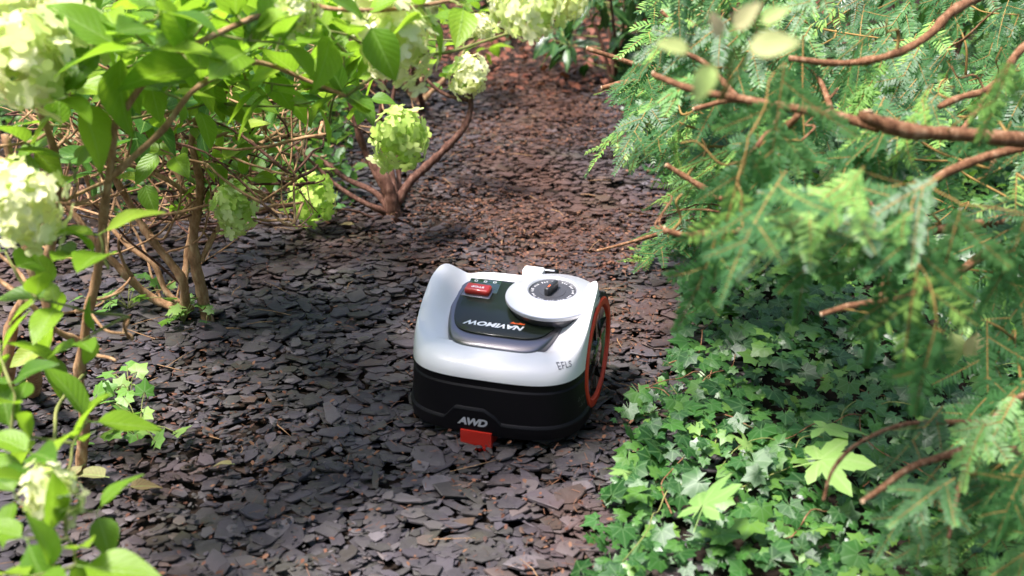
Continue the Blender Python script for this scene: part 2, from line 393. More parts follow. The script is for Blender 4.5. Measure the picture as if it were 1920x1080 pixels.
# brown litter of needles and leaf crumbs on the path
NEED = [([(-.03, 0, 0), (.03, 0, 0), (.03, 1, .06), (-.03, 1, .06)], [(0, 1, 2, 3)], None),
        ([(-.2, 0, 0), (.2, 0, .05), (.3, .5, .12), (.1, 1, 0), (-.3, .6, .08)], [(0, 1, 2, 3, 4)], None)]
it = []
tries = 0
while len(it) < 15000 and tries < 200000:
    tries += 1
    y = random.uniform(-1.4, 3.2); x = random.uniform(-1.3, edge_x(y)+.1)
    n_ = noise.noise(Vector((x*2.1+5, y*1.6, 2)))
    band = math.exp(-((x-.12)/.33)**2)*(1 if .05 < y < 1.8 else .35) if y > -.35 else .10
    if random.random() > .02+.9*band*max(0, n_+.45)+.2*max(0, n_-.15): continue
    k = 0 if random.random() < .6 else 1; s = random.uniform(.010, .024) if k == 0 else random.uniform(.005, .015)
    it.append((k, Matrix.Translation((x, y, .030+relief(x, y)+random.uniform(-.004, .008))) @ Euler((random.gauss(0, .25), random.gauss(0, .25), random.uniform(0, 6.28))).to_matrix().to_4x4() @ Matrix.Diagonal((s, s, s, 1)), random.random()))
tag(obj('leaf_litter', bulk('leaf_litter', NEED, it, M['litter'])), 'brown needles and leaf crumbs scattered over the slate path', kind='stuff')
# small slate fragments and grit filling the joints between the chips
it = []
for _ in range(6500):
    y = random.uniform(-1.5, 1.9); x = random.uniform(-1.2-.3*(y+1.4), edge_x(y)+.05); s_ = random.uniform(.007, .020)
    it.append((random.randrange(len(CHIPS)), Matrix.Translation((x, y, .016+relief(x, y)+random.uniform(0, .010))) @ Euler((random.gauss(0, .2), random.gauss(0, .2), random.uniform(0, 6.28))).to_matrix().to_4x4() @ Matrix.Diagonal((s_, s_, s_*1.5, 1)), random.random()))
tag(obj('slate_fragments', bulk('slate_fragments', CHIPS, it, M['slate']), slate), kind='stuff')
# short twigs fallen on the slate
V, F = [], []
for _ in range(90):
    y = random.uniform(-1.35, 1.6); x = random.uniform(-1.1, edge_x(y)+.05); a = random.uniform(0, 6.28); L_ = random.uniform(.03, .11)
    p = Vector((x, y, .036+relief(x, y))); d = Vector((math.cos(a), math.sin(a), random.uniform(-.03, .08)))
    v, f = tube_data([p, p+d*L_*.5+Vector((random.uniform(-.006, .006), random.uniform(-.006, .006), .003)), p+d*L_], random.uniform(.0007, .0018), .0006, 5); k = len(V); V += v; F += [tuple(i+k for i in q) for q in f]
tag(obj('fallen_twigs', mesh('fallen_twigs', V, F, M['stem_tan'], True)), 'short brown twigs scattered over the slate chips', kind='stuff')
# red-brown bark mulch at the far end of the path
it = []
for _ in range(9000):
    y = 1.8+6*random.random()**1.6; x = random.uniform(-2.0, 1.8)
    if y < 2.5 and random.random() > (y-1.8)/.7: continue
    s = random.uniform(.02, .055)
    it.append((1, Matrix.Translation((x, y, .02+random.uniform(0, .025))) @ Euler((random.gauss(0, .35), random.gauss(0, .35), random.uniform(0, 6.28))).to_matrix().to_4x4() @ Matrix.Diagonal((s, s, s, 1)), random.random()))
tag(obj('bark_mulch', bulk('bark_mulch', NEED, it, M['mulch'])), 'red brown bark and leaf mulch at the far end of the path', kind='stuff')

# ------------------------------------------------------------------ robot mower
mow = empty('robot_mower', MOW, MYAW, label='white and black robot lawn mower with orange wheel rings standing on the slate path', cat='robot mower')
def sm(a, b, x):
    t = max(0, min(1, (x-a)/(b-a))); return t*t*(3-2*t)
HW, YF, YR = .196, -.190, .165
def outline(th, n=3.5, hw=HW, yf=YF, yr=YR):
    c, s_ = math.cos(th), math.sin(th)
    x = hw*math.copysign(abs(c)**(2/n), c); yc = (yf+yr)/2; hl = (yr-yf)/2
    return x, yc+hl*math.copysign(abs(s_)**(2/n), s_)
def baseH(y): return .198+.255*max(0, y+.125)*(1-.9*max(0, y+.02)) if y > -.125 else .198+.12*(y+.125)
def H(x, y):
    rim = (sm(-.13, .032, y))*(1-.7*sm(.06, .16, y))*.046
    return baseH(y) + rim*sm(.128, .180, abs(x)) - .012*(1-sm(.105, .15, abs(x)))*sm(-.118, -.10, y)*(1-sm(.115, .13, y))
ZS = .152; SI = .006
NT = 144
V, F = [], []
rows = []
def ringpt(th, ix, iy_f, iy_r):
    x, y = outline(th); fx = (HW-ix)/HW
    yc = (YF+YR)/2; hl = (YR-YF)/2
    fy = (hl-(iy_f if y < yc else iy_r))/hl
    return x*fx, yc+(y-yc)*fy
rows.append([(*[c*.93 for c in outline(2*PI*i/NT)], ZS+.012) for i in range(NT)])
rows.append([(*[c*.985 for c in outline(2*PI*i/NT)], ZS) for i in range(NT)])
for k in range(0, 13):
    ph = PI/2*k/12; q = 1-math.cos(ph); rs = math.sin(ph)**.92; row = []
    for i in range(NT):
        th = 2*PI*i/NT; x, y = ringpt(th, SI*q, .062*q, .03*q)
        xt, yt = ringpt(th, SI, .062, .03)
        hh = H(xt, yt); row.append((x, y, ZS+.002+(hh-ZS-.002)*rs))
    rows.append(row)
for k in range(1, 15):
    t = k/15; row = []
    for i in range(NT):
        x, y = ringpt(2*PI*i/NT, SI, .062, .03); x *= 1-t; y = (y-(-.015))*(1-t)+(-.015)
        row.append((x, y, H(x, y)))
    rows.append(row)
for r_ in rows: V += r_
n_r = len(rows)
for k in range(n_r-1):
    for i in range(NT):
        j = (i+1) % NT; F.append((k*NT+i, k*NT+j, (k+1)*NT+j, (k+1)*NT+i))
V.append((0, -.015, H(0, -.015))); c_ = len(V)-1
for i in range(NT): F.append(((n_r-1)*NT+i, (n_r-1)*NT+(i+1) % NT, c_))
V.append((0, -.015, ZS+.012)); c_ = len(V)-1
for i in range(NT): F.append(((i+1) % NT, i, c_))
def cyl_x(x0, x1, cy, cz, r, n=72):
    V = []; F = []
    for x in (x0, x1):
        for i in range(n): a = 2*PI*i/n; V.append((x, cy+r*math.cos(a), cz+r*math.sin(a)))
    for i in range(n): j = (i+1) % n; F.append((i, j, n+j, n+i))
    F.append(tuple(range(n-1, -1, -1))); F.append(tuple(range(n, 2*n)))
    return mesh('cutter', V, F, None)
WY, WZ, WR = .055, .126, .138
def boolean(me, cutters):
    o = obj('tmp', me); cs = []
    for c in cutters:
        co = obj('tmpc', c); cs.append(co); b = o.modifiers.new('b', 'BOOLEAN'); b.object = co; b.operation = 'DIFFERENCE'; b.solver = 'EXACT'
    dg = bpy.context.evaluated_depsgraph_get(); dg.update()
    out = bpy.data.meshes.new_from_object(o.evaluated_get(dg))
    for x in [o]+cs: bpy.data.objects.remove(x)
    return out
def sharpen(me, ang=35):
    me.polygons.foreach_set('use_smooth', [True]*len(me.polygons))
    bm = bmesh.new(); bm.from_mesh(me)
    for e in bm.edges:
        if len(e.link_faces) == 2 and e.calc_face_angle(0) > R(ang): e.smooth = False
    bm.to_mesh(me); bm.free()
cut = [cyl_x(.163, .26, WY, WZ, WR+.003), cyl_x(-.26, -.163, WY, WZ, WR+.003)]
shell_me = boolean(mesh('top_shell', V, F, M['white'], True), cut); shell_me.name = 'top_shell'; sharpen(shell_me)
shell = obj('top_shell', shell_me, mow)
# black lower body with the stepped bumper line
XC = -.026
def zb(x, y):
    z = .053
    if y < -.1:
        d = abs(x-XC); z += .030*(1-sm(.034, .066, d)*1.0) if d < .066 else 0
    return z
V, F, rows = [], [], []
for i in range(1): pass
NB = 240
def brow(sc, zf):
    row = []
    for i in range(NB):
        x, y = outline(2*PI*i/NB, 3.5); nl = math.hypot(x, y+.0125) or 1
        row.append((x*(1+sc/nl), y+(y+.0125)*sc/nl, zf(x, y)))
    rows.append(row)
brow(-.03, lambda x, y: ZS+.010); brow(-.0035, lambda x, y: ZS+.001); brow(-.0035, lambda x, y: .1365); brow(.000, lambda x, y: .1325)
brow(.001, lambda x, y: .118); brow(.003, lambda x, y: (.118+zb(x, y))/2); brow(.004, lambda x, y: zb(x, y)+.0045)
brow(.0085, lambda x, y: zb(x, y)); brow(.0092, lambda x, y: zb(x, y)-.002); brow(.0085, lambda x, y: zb(x, y)-.0042)
brow(.0085, lambda x, y: zb(x, y)-.006); brow(.008, lambda x, y: .034); brow(.006, lambda x, y: .024); brow(-.012, lambda x, y: .020); brow(-.05, lambda x, y: .022)
for r_ in rows: V += r_
for k in range(len(rows)-1):
    for i in range(NB):
        j = (i+1) % NB; F.append((k*NB+j, k*NB+i, (k+1)*NB+i, (k+1)*NB+j))
V.append((0, 0, ZS+.010)); F += [(i, (i+1) % NB, len(V)-1) for i in range(NB)]
V.append((0, 0, .022)); k = (len(rows)-1)*NB; F += [(k+(i+1) % NB, k+i, len(V)-1) for i in range(NB)]
for me_ in ():
    pass
F = [tuple(reversed(f)) for f in F]
body_me = boolean(mesh('lower_body', V, F, M['black'], True), [cyl_x(.152, .26, WY, WZ, WR+.003), cyl_x(-.26, -.152, WY, WZ, WR+.003)]); sharpen(body_me, 28)
body = obj('lower_body', body_me, mow)
# dark top panel with rolled front lip
def pout(th, inset_f=0, inset_s=0, inset_r=0, n=4.6):
    c, s_ = math.cos(th), math.sin(th)
    hw, yf, yr = .138-inset_s, -.130+inset_f, .112-inset_r
    yc = (yf+yr)/2; y = yc+(yr-yf)/2*math.copysign(abs(s_)**(2/n), s_)
    hw2 = hw-.022*(1-sm(-.12, .03, y)); return hw2*math.copysign(abs(c)**(2/n), c), y
def plate_z(x, y): return .2165+.17*(y+.085)-.10*max(0, y+.0)**1.5*0
def Hedge(x, y): return H(x*1.04, y-.002)
rows = []; NP = 120
def prow(f_, s_, r_, zf): rows.append([(lambda p: (p[0], p[1], zf(*p)))(pout(2*PI*i/NP, f_, s_, r_)) for i in range(NP)])
prow(0, 0, 0, lambda x, y: Hedge(x, y)-.02); prow(0, 0, 0, lambda x, y: baseH(y)-.001)
for k in range(1, 9):
    ph = PI/2*k/8
    prow(.030*(1-math.cos(ph)), .010*(1-math.cos(ph)), .006*(1-math.cos(ph)), lambda x, y, ph=ph: (baseH(y)-.001)+(plate_z(x, y)-.0015-(baseH(y)-.001))*math.sin(ph))
V = []; F = []
for r_ in rows: V += r_
for k in range(len(rows)-1):
    for i in range(NP): j = (i+1) % NP; F.append((k*NP+i, k*NP+j, (k+1)*NP+j, (k+1)*NP+i))
F.append(tuple((len(rows)-1)*NP+i for i in range(NP)))
lip_me = mesh('panel_surround', V, F, M['lip'], True); sharpen(lip_me, 40); obj('panel_surround', lip_me, mow)
rows = []
prow(.032, .012, .008, lambda x, y: plate_z(x, y)-.003); prow(.032, .012, .008, lambda x, y: plate_z(x, y)+.0015); prow(.0335, .0135, .0095, lambda x, y: plate_z(x, y)+.0025)
V = []; F = []
for r_ in rows: V += r_
for k in range(len(rows)-1):
    for i in range(NP): j = (i+1) % NP; F.append((k*NP+i, k*NP+j, (k+1)*NP+j, (k+1)*NP+i))
F.append(tuple((len(rows)-1)*NP+i for i in range(NP)))
pl_me = mesh('top_panel', V, F, M['panel'], True); sharpen(pl_me, 30); panel = obj('top_panel', pl_me, mow)
PT = .0026
def rbox(name, cx, cy, cz, sx, sy, sz, mat, parent, bev=.003, rot=(0, 0, 0), seg=3):
    bm = bmesh.new(); bmesh.ops.create_cube(bm, size=1); bmesh.ops.scale(bm, vec=(sx, sy, sz), verts=bm.verts)
    if bev: bmesh.ops.bevel(bm, geom=bm.edges[:], offset=bev, segments=seg, profile=.5, affect='EDGES')
    me = bpy.data.meshes.new(name); bm.to_mesh(me); bm.free(); me.materials.append(mat); sharpen(me, 50)
    return obj(name, me, parent, Matrix.Translation((cx, cy, cz)) @ Euler(rot).to_matrix().to_4x4())
TILT = math.atan(.17)
def on_plate(x, y, dz=0): return (x, y, plate_z(x, y)+PT+dz)
# display recess, stop button
sx_, sy_ = -.088, .050
disp = rbox('display', -.082, .074, plate_z(0, .074)+PT+.0008, .074, .052, .002, M['display'], mow, .0009, (TILT, 0, R(3)))
for q in range(3):
    V, F = [], []
    for (a, b_, wv, hv) in ((0, 0, .007, .0012), (-.003, .003, .0012, .004), (.003, .003, .0012, .004), (0, .006, .005, .001)):
        k = len(V); V += [(a-wv/2, b_-hv/2, .0013), (a+wv/2, b_-hv/2, .0013), (a+wv/2, b_+hv/2, .0013), (a-wv/2, b_+hv/2, .0013)]; F.append((k, k+1, k+2, k+3))
    obj('icon', mesh('icon', V, F, M['print_white']), disp, Matrix.Translation((-.022+.022*q, .014, 0)))
btn = rbox('stop_button', sx_, sy_, plate_z(0, sy_)+PT+.006, .060, .031, .016, M['red'], mow, .0065, (TILT, 0, R(-2)), 4)
rbox('button_surround', sx_, sy_-.003, plate_z(0, sy_-.003)+PT+.0005, .068, .040, .0024, M['lip'], mow, .001, (TILT, 0, R(-2)))

def text_mesh(s, size, mat, shear=0, sx=1.0, extr=.0, bold=0, font_spacing=1.0):
    cu = bpy.data.curves.new('t', 'FONT'); cu.body = s; cu.size = size; cu.shear = shear; cu.align_x = 'CENTER'; cu.align_y = 'CENTER'; cu.offset = bold; cu.extrude = extr
    cu.resolution_u = 4; cu.space_character = font_spacing
    o = bpy.data.objects.new('t', cu); COL.objects.link(o); dg = bpy.context.evaluated_depsgraph_get(); dg.update()
    me = bpy.data.meshes.new_from_object(o.evaluated_get(dg)); bpy.data.objects.remove(o)
    for v in me.vertices: v.co.x *= sx
    me.materials.clear(); me.materials.append(mat); return me
tm = text_mesh('NAVIMOW', .0205, M['print_white'], .25, 1.30, .0002, .0007)
obj('brand_lettering', tm, mow, Matrix.Translation(on_plate(-.014, -.064, .0004)) @ Euler((TILT, 0, 0)).to_matrix().to_4x4() @ Matrix.Rotation(PI, 4, 'Z'))
tm = text_mesh('segway', .0085, M['print_orange'], .2, 1.3, .0002, .0003)
obj('small_lettering', tm, mow, Matrix.Translation(on_plate(.034, -.050, .0004)) @ Euler((TILT, 0, 0)).to_matrix().to_4x4() @ Matrix.Rotation(PI, 4, 'Z'))
tm = text_mesh('STOP', .0085, M['print_white'], 0, 1.5, .0002, .0002)
obj('stop_lettering', tm, btn, Matrix.Translation((0, -.001, .0082)) @ Matrix.Rotation(PI, 4, 'Z'))
# projected lettering
def bvh(me):
    return BVHTree.FromPolygons([v.co.copy() for v in me.vertices], [tuple(p.vertices) for p in me.polygons])
def decal(name, me, tree, org, right, up, off, parent):
    right = Vector(right).normalized(); up = Vector(up).normalized(); nrm = right.cross(up)
    bm = bmesh.new(); bm.from_mesh(me); bmesh.ops.triangulate(bm, faces=bm.faces)
    for _ in range(3):
        bmesh.ops.subdivide_edges(bm, edges=[e for e in bm.edges if e.calc_length() > .0025], cuts=1); bmesh.ops.triangulate(bm, faces=bm.faces)
    for v in bm.verts:
        p = Vector(org)+right*v.co.x+up*v.co.y+nrm*.08
        h, nn, _, _ = tree.ray_cast(p, -nrm)
        v.co = (h+nrm*off+nrm*0) if h else p-nrm*.08
    bm.to_mesh(me); bm.free(); return obj(name, me, parent)
tb, ts = bvh(body_me), bvh(shell_me)
decal('drive_lettering', text_mesh('AWD', .024, M['print_silver'], .3, 1.12, 0, .0011, .9), tb, (XC, -.2, .053), (1, 0, 0), (0, 0, 1), .0012, body)
decal('model_lettering', text_mesh('EFLS', .015, M['print_grey'], .1, 1.05, 0, .0002, 1.1), ts, (.160, -.140, .190), (.72, .69, .05), (0, 0, 1), .0011, shell)
for q in range(2):
    tmw = text_mesh(('! A 1 B', '5 V A .')[q] if False else ('\u25b3 i x \u25b3', '- \u25b3 o -')[q], .012, M['print_dim'], 0, 1.0, 0, .0002)
    decal('warning_print', tmw, tb, (.178, -.095, .098-.017*q), (.35, .94, 0), (0, 0, 1), .0008, body)
# disc turret (tilted slightly forward)
def lathe(name, prof, mat, parent, mw=None, n=96, sharp=30):
    V, F = [], []
    for r_, z_ in prof:
        for i in range(n): a = 2*PI*i/n; V.append((r_*math.cos(a), r_*math.sin(a), z_))
    for k in range(len(prof)-1):
        for i in range(n): j = (i+1) % n; F.append((k*n+i, k*n+j, (k+1)*n+j, (k+1)*n+i))
    F.append(tuple(range(n-1, -1, -1))); F.append(tuple((len(prof)-1)*n+i for i in range(n)))
    me = mesh(name, V, F, mat, True); sharpen(me, sharp); return obj(name, me, parent, mw)
DM = Matrix.Translation((.088, .044, 0)) @ Matrix.Translation((0, 0, .251)) @ Matrix.Rotation(R(3), 4, 'X') @ Matrix.Scale(1.06, 4)
lathe('turret_base', [(.070, -.045), (.080, -.030), (.092, -.012), (.094, -.005), (.090, -.003)], M['lip'], mow, DM)
disc = lathe('turret_disc', [(.060, -.004), (.094, -.0035), (.0985, -.001), (.0995, .0005), (.0997, .0065), (.0988, .0082), (.0965, .0090), (.076, .0160), (.0560, .0228), (.0535, .0232), (.0522, .0222), (.0505, .0205), (.0495, .0150), (.03, .0150)], M['silver'], mow, DM, 96, 17)
lathe('dial', [(.0490, .0152), (.0488, .0172), (.046, .0178), (.028, .0172), (.0275, .0180), (.026, .0182)], M['grey'], disc)
V, F = [], []
for i in range(48):
    if i % 4 == 3: continue
    a = 2*PI*i/48; c, s_ = math.cos(a), math.sin(a); r0, r1 = .0405, .0450+(.0015 if i % 6 == 0 else 0); wv = .0006
    k = len(V); V += [(c*r0-s_*wv, s_*r0+c*wv, .0181), (c*r0+s_*wv, s_*r0-c*wv, .0181), (c*r1+s_*wv, s_*r1-c*wv, .01815), (c*r1-s_*wv, s_*r1+c*wv, .01815)]; F.append((k, k+1, k+2, k+3))
obj('dial_ticks', mesh('dial_ticks', V, F, M['print_white']), disc)
kn = rbox('knob', -.002, -.003, .026, .012, .046, .020, M['knob'], disc, .004, (0, 0, R(-14)), 3)
rbox('knob_mark', .0005, -.010, .0102, .0028, .010, .0008, M['print_orange'], kn, .0003)
# rear bracket and charging hook behind the disc
rbox('rear_bracket', .014, .156, .243, .050, .030, .050, M['white'], mow, .006)
rbox('rear_hook', .036, .186, .246, .060, .022, .018, M['black'], mow, .005)
rbox('hook_contact', .044, .179, .2565, .030, .006, .003, M['silver'], mow, .001)
# red brush block under the nose
bm = bmesh.new()
def bx(bm, x0, x1, y0, y1, z0, z1):
    r_ = bmesh.ops.create_cube(bm, size=1)
    bmesh.ops.scale(bm, vec=(x1-x0, y1-y0, z1-z0), verts=r_['verts']); bmesh.ops.translate(bm, vec=((x0+x1)/2, (y0+y1)/2, (z0+z1)/2), verts=r_['verts'])
bx(bm, XC-.026, XC+.044, -.203, -.12, -.006, .032)
for k in range(7): 
    x = XC-.025+k*.0100; bx(bm, x, x+.006, -.2035-random.uniform(0, .002), -.15, -.020+random.uniform(0, .008), -.004)
me = bpy.data.meshes.new('front_brush'); bm.to_mesh(me); bm.free(); me.materials.append(M['red']); obj('front_brush', me, mow)
# wheels
def wheel(sign, cy, rad, x_out, width):
    wob = bpy.data.objects.new('wheel', None)
    V, F = [], []; n = 120
    prof = [(x_out-width, rad*.80), (x_out-width, rad*.97), (x_out-width*.85, rad*.985), (x_out-width*.15, rad*.985), (x_out-.004, rad*.965), (x_out-.003, rad*.90)]
    for x, r_ in prof:
        for i in range(n):
            a = 2*PI*i/n; rr = r_*(1.025 if (i//3) % 2 == 0 and r_ > rad*.96 and x < x_out-.003 and x > x_out-width+.001 else 1)
            V.append((sign*x, cy+rr*math.cos(a), WZ*rad/WR+rr*math.sin(a)))
    for k in range(len(prof)-1):
        for i in range(n):
            j = (i+1) % n; f = (k*n+i, (k+1)*n+i, (k+1)*n+j, k*n+j); F.append(f if sign < 0 else tuple(reversed(f)))
    me = mesh('tyre', V, F, M['tyre'], False); t = obj('wheel', me, mow)
    def lx(name, prof, mat, n=96):
        V, F = [], []
        for x, r_ in prof:
            for i in range(n): a = 2*PI*i/n; V.append((sign*x, cy+r_*math.cos(a), WZ*rad/WR+r_*math.sin(a)))
        for k in range(len(prof)-1):
            for i in range(n): j = (i+1) % n; f = (k*n+i, k*n+j, (k+1)*n+j, (k+1)*n+i); F.append(f)
        me = mesh(name, V, F, mat, True); sharpen(me, 35); return obj(name, me, t)
    lx('ring', [(x_out-.010, rad*.93), (x_out-.001, rad*.915), (x_out+.001, rad*.90), (x_out+.001, rad*.80), (x_out-.002, rad*.785), (x_out-.02, rad*.775)], M['orange'])
    lx('hub', [(x_out-.006, rad*.75), (x_out-.012, rad*.66), (x_out-.017, rad*.4), (x_out-.010, rad*.27), (x_out-.002, rad*.24), (x_out, rad*.20), (x_out, .0005)], M['hub'])
    for k in range(5):
        a = 2*PI*k/5+.3; c, s_ = math.cos(a), math.sin(a); V, F = [], []
        for (rr, hw, xo) in ((rad*.22, .012, -.004), (rad*.48, .008, -.008), (rad*.75, .013, -.004)):
            for q in (-1, 1):
                for dx in (0, -.008):
                    V.append((sign*(x_out+xo+dx), cy+c*rr-s_*hw*q, WZ*rad/WR+s_*rr+c*hw*q))
        for b0 in (0, 4):
            a_, b_, c2, d_ = b0, b0+2, b0+6, b0+4
            F += [(a_, b_, c2, d_), (a_+1, a_, d_, d_+1), (b_, b_+1, c2+1, c2)]
        obj('spoke', mesh('spoke', V, F, M['hub']), t)
    return t
for s_ in (1, -1):
    wheel(s_, WY, WR, .195, .030); wheel(s_, -.105, .060, .135, .035)
# tiny dirty mark: charging pins on the left fender edge omitted

# ------------------------------------------------------------------ ivy patch
ivy = empty('ivy_patch', G(1400, 850), label='patch of dark glossy ivy spreading over the ground right of the mower', cat='ivy')
ivs = []
y = -1.6
for layer in range(3):
    spc = (.040, .038, .048)[layer]; y = -1.55
    while y < 2.6:
        x0 = edge_x(y)+.02+.06*noise.noise(Vector((y*6, 1, 3))); x = x0
        while x < 1.4+.42*(y+1.4):
            px, py = x+random.uniform(-.6, .6)*spc, y+random.uniform(-.6, .6)*spc
            dist = px-edge_x(py)
            if dist > -.03 and not (layer > 0 and dist < .05 and random.random() < .5):
                s = random.choice((.017, .022, .029, .036, .046))*random.uniform(.8, 1.15)*(1.1 if layer == 2 else .9)
                mound = .035*max(0, noise.noise(Vector((px*4, py*4, 6)))+.4)
                z = .018+.016*layer+mound*min(1, dist*8)+random.uniform(0, .02)
                q = Euler((R(random.gauss(22, 22)), R(random.gauss(0, 24)), random.uniform(0, 6.28)))
                # leaves turn their face up and a little towards the light
                Mx = Matrix.Translation((px, py, z)) @ Matrix.Rotation(R(random.gauss(14, 14)), 4, 'X') @ Matrix.Rotation(R(random.gauss(0, 20)), 4, 'Y') @ Matrix.Rotation(random.gauss(PI, 1.5), 4, 'Z') @ Matrix.Diagonal((s, s, s, 1))
                ivs.append((random.randrange(len(IVY)), Mx, random.random()**1.2, layer, s, px, py, z))
            x += spc
        y += spc
def iscore(c):
    u, v, d = proj((c[5], c[6], c[7]))
    if not (5 < u < 1915 and 5 < v < 1075) or c[3] < 1: return -1
    if v < 600-(1500-u)*.0 and u > 1450: return -1
    if u > 1600: return -1
    return c[4]/d*(1.3 if c[3] == 2 else 1)
order = sorted(range(len(ivs)), key=lambda i: -iscore(ivs[i])); solo = set(order[:300])
im = [me_from(t, 'leaf', M['ivy']) for t in IVY]
for i in order[:300]: obj('leaf', im[ivs[i][0]], ivy, rel(ivy, ivs[i][1]))
tag(obj('small_leaves', bulk('small_leaves', IVY, [(c[0], rel(ivy, c[1]), c[2]) for i, c in enumerate(ivs) if i not in solo], M['ivy'], True), ivy), kind='stuff')
# trailing vines among the ivy
for k in range(26):
    px = random.uniform(1230, 1900); py = random.uniform(560, 1060); a = random.uniform(0, 6.28); p = G(px, py, .05); pts = [p]
    for q in range(5):
        a += random.uniform(-.6, .6); p = p+Vector((math.cos(a), math.sin(a), 0))*random.uniform(.04, .08); p.z = .05+random.uniform(-.01, .04); pts.append(p.copy())
    tube('vine', pts, .0018, .0010, M['stem_green'] if k % 2 else M['yew_bark'], ivy, 5, n=4)
# small grass-like weeds and dark undergrowth between the ivy and beyond
def scatter(name, label, temps, mat, n, fn, kind='stuff', smooth=True):
    it = []
    while len(it) < n:
        r_ = fn()
        if r_: it.append(r_)
    return tag(obj(name, bulk(name, temps, it, mat, smooth)), label, kind=kind)
# loose large maple leaves lying on the ivy
mm = [me_from(t, 'maple_leaf', M['maple']) for t in MAPLE]
for (px, py, s, rz, tx, ty, lab) in (
    (1545, 800, .088, -1.9, 8, -14, 'large pale green maple leaf lying on the ivy, upper one of the pair'),
    (1535, 862, .10, -1.75, 12, 10, 'large pale green maple leaf lying just below the other pale maple leaf'),
    (1315, 950, .095, -.9, 28, -30, 'yellow green maple leaf folded on the ivy near the path edge'),
    (1400, 838, .034, .3, 35, 25, 'small light leaf with a white sheen standing upright in the ivy'),
    (1172, 885, .042, 1.2, 10, 15, 'light green lobed leaf at the slate edge below the mower wheel'),
    (1790, 975, .050, -2.5, 10, 10, 'yellow green maple leaf under the lower yew branch'),
    (1495, 715, .030, 0, 10, 10, 'pale lobed leaf amid dark ivy above the pair of maple leaves')):
    p = G(px, py, .155)
    o = obj('maple_leaf', random.choice(mm), None, Matrix.Translation(p) @ Euler((R(tx), R(ty), rz)).to_matrix().to_4x4() @ Matrix.Diagonal((s, s, s, 1)))
    tag(o, lab, 'leaf')

# ------------------------------------------------------------------ hydrangeas
def head_template(nfl, rx, ry, rz, fl):
    V, F, uv, rn = [], [], [], []
    for i in range(nfl):
        t = (i+.5)/nfl; ph = math.acos(1-2*t); th = i*2.39996+random.uniform(-.3, .3)
        k = random.uniform(.55, 1.02)+.34*noise.noise(Vector((math.sin(ph)*math.cos(th)*2, math.sin(ph)*math.sin(th)*2, math.cos(ph)*2+nfl)))
        n_ = Vector((math.sin(ph)*math.cos(th), math.sin(ph)*math.sin(th), math.cos(ph)))
        c = Vector((n_.x*rx*k, n_.y*ry*k, n_.z*rz*k)); nn = (n_+Vector((random.gauss(0, .35), random.gauss(0, .35), random.gauss(0, .35)))).normalized()
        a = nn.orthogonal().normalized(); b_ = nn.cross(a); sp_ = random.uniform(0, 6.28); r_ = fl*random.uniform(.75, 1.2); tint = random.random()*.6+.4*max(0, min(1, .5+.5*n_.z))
        for q in range(4):
            an = sp_+q*PI/2; d = a*math.cos(an)+b_*math.sin(an); e = nn.cross(d); cup = random.uniform(-.1, .35)
            k0 = len(V)
            for (u_, v_, w_) in ((0, 0, 0), (.45, -.42, .10), (.5, 0, .0), (.45, .42, .10), (.95, -.33, .3), (1.05, 0, .2), (.95, .33, .3)):
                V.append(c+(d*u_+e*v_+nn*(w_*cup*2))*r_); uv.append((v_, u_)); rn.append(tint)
            F += [(k0, k0+1, k0+2), (k0, k0+2, k0+3), (k0+1, k0+4, k0+5, k0+2), (k0+2, k0+5, k0+6, k0+3)]
    return V, F, uv, rn
def head_mesh(nfl, rx, ry, rz, fl, mat):
    V, F, uv, rn = head_template(nfl, rx, ry, rz, fl); return mesh('flower_head', V, F, mat, True, uv, rn)
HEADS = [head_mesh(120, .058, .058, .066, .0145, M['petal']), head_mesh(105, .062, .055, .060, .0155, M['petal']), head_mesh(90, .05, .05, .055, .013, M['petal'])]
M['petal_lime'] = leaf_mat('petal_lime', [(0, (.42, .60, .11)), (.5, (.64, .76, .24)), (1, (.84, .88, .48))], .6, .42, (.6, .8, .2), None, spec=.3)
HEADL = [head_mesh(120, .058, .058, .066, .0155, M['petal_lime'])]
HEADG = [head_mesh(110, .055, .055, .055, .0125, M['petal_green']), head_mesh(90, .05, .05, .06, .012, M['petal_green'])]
hl = [me_from(t, 'leaf', M['hyd']) for t in HLEAF]; hd = [me_from(t, 'leaf', M['hyd_dark']) for t in HLEAF]
def nearest(skel, p):
    return min(skel, key=lambda q: (q-p).length+(.35 if q.z > p.z+.02 else 0))
def rosette(parent, p, dirv, n, size, ms, spread=1.0):
    dirv = Vector(dirv).normalized(); a = dirv.orthogonal().normalized(); b_ = dirv.cross(a); t0 = random.uniform(0, 6.28)
    for i in range(n):
        an = t0+(i % 2)*PI+(i//2)*PI/2+random.uniform(-.3, .3); out = a*math.cos(an)+b_*math.sin(an)
        fwd = (out*spread+dirv*random.uniform(.15, .7)+Vector((0, 0, random.uniform(-.35, .2)))).normalized()
        base = p-dirv*.035*(i//2)
        upv = Vector((random.gauss(0, .35), random.gauss(0, .35), 1))
        Mx = frame(base, fwd, upv, size*random.uniform(.7, 1.15))
        obj('leaf', random.choice(ms), parent, rel(parent, Mx))
def shrub(base, label, **k):
    return empty('hydrangea_shrub', base, label=label, cat='hydrangea', **k)
def W(lst, s=1.0): return [P(*a) for a in lst]
def twig_to(parent, skel, p, r, mat, sag=.03):
    q = nearest(skel, p); L_ = (p-q).length
    if L_ < .01: return p-q
    m1 = q.lerp(p, .4)+Vector((random.uniform(-.3, .3)*L_*.3, random.uniform(-.3, .3)*L_*.3, -sag*L_)); m2 = q.lerp(p, .75)+Vector((random.uniform(-.1, .1)*L_, random.uniform(-.1, .1)*L_, -sag*L_*.6))
    _, sp_ = tube('twig', [q, m1, m2, p], r*1.4, r*.8, mat, parent, 6, .004)
    skel += sp_[5:]
    return p-m2
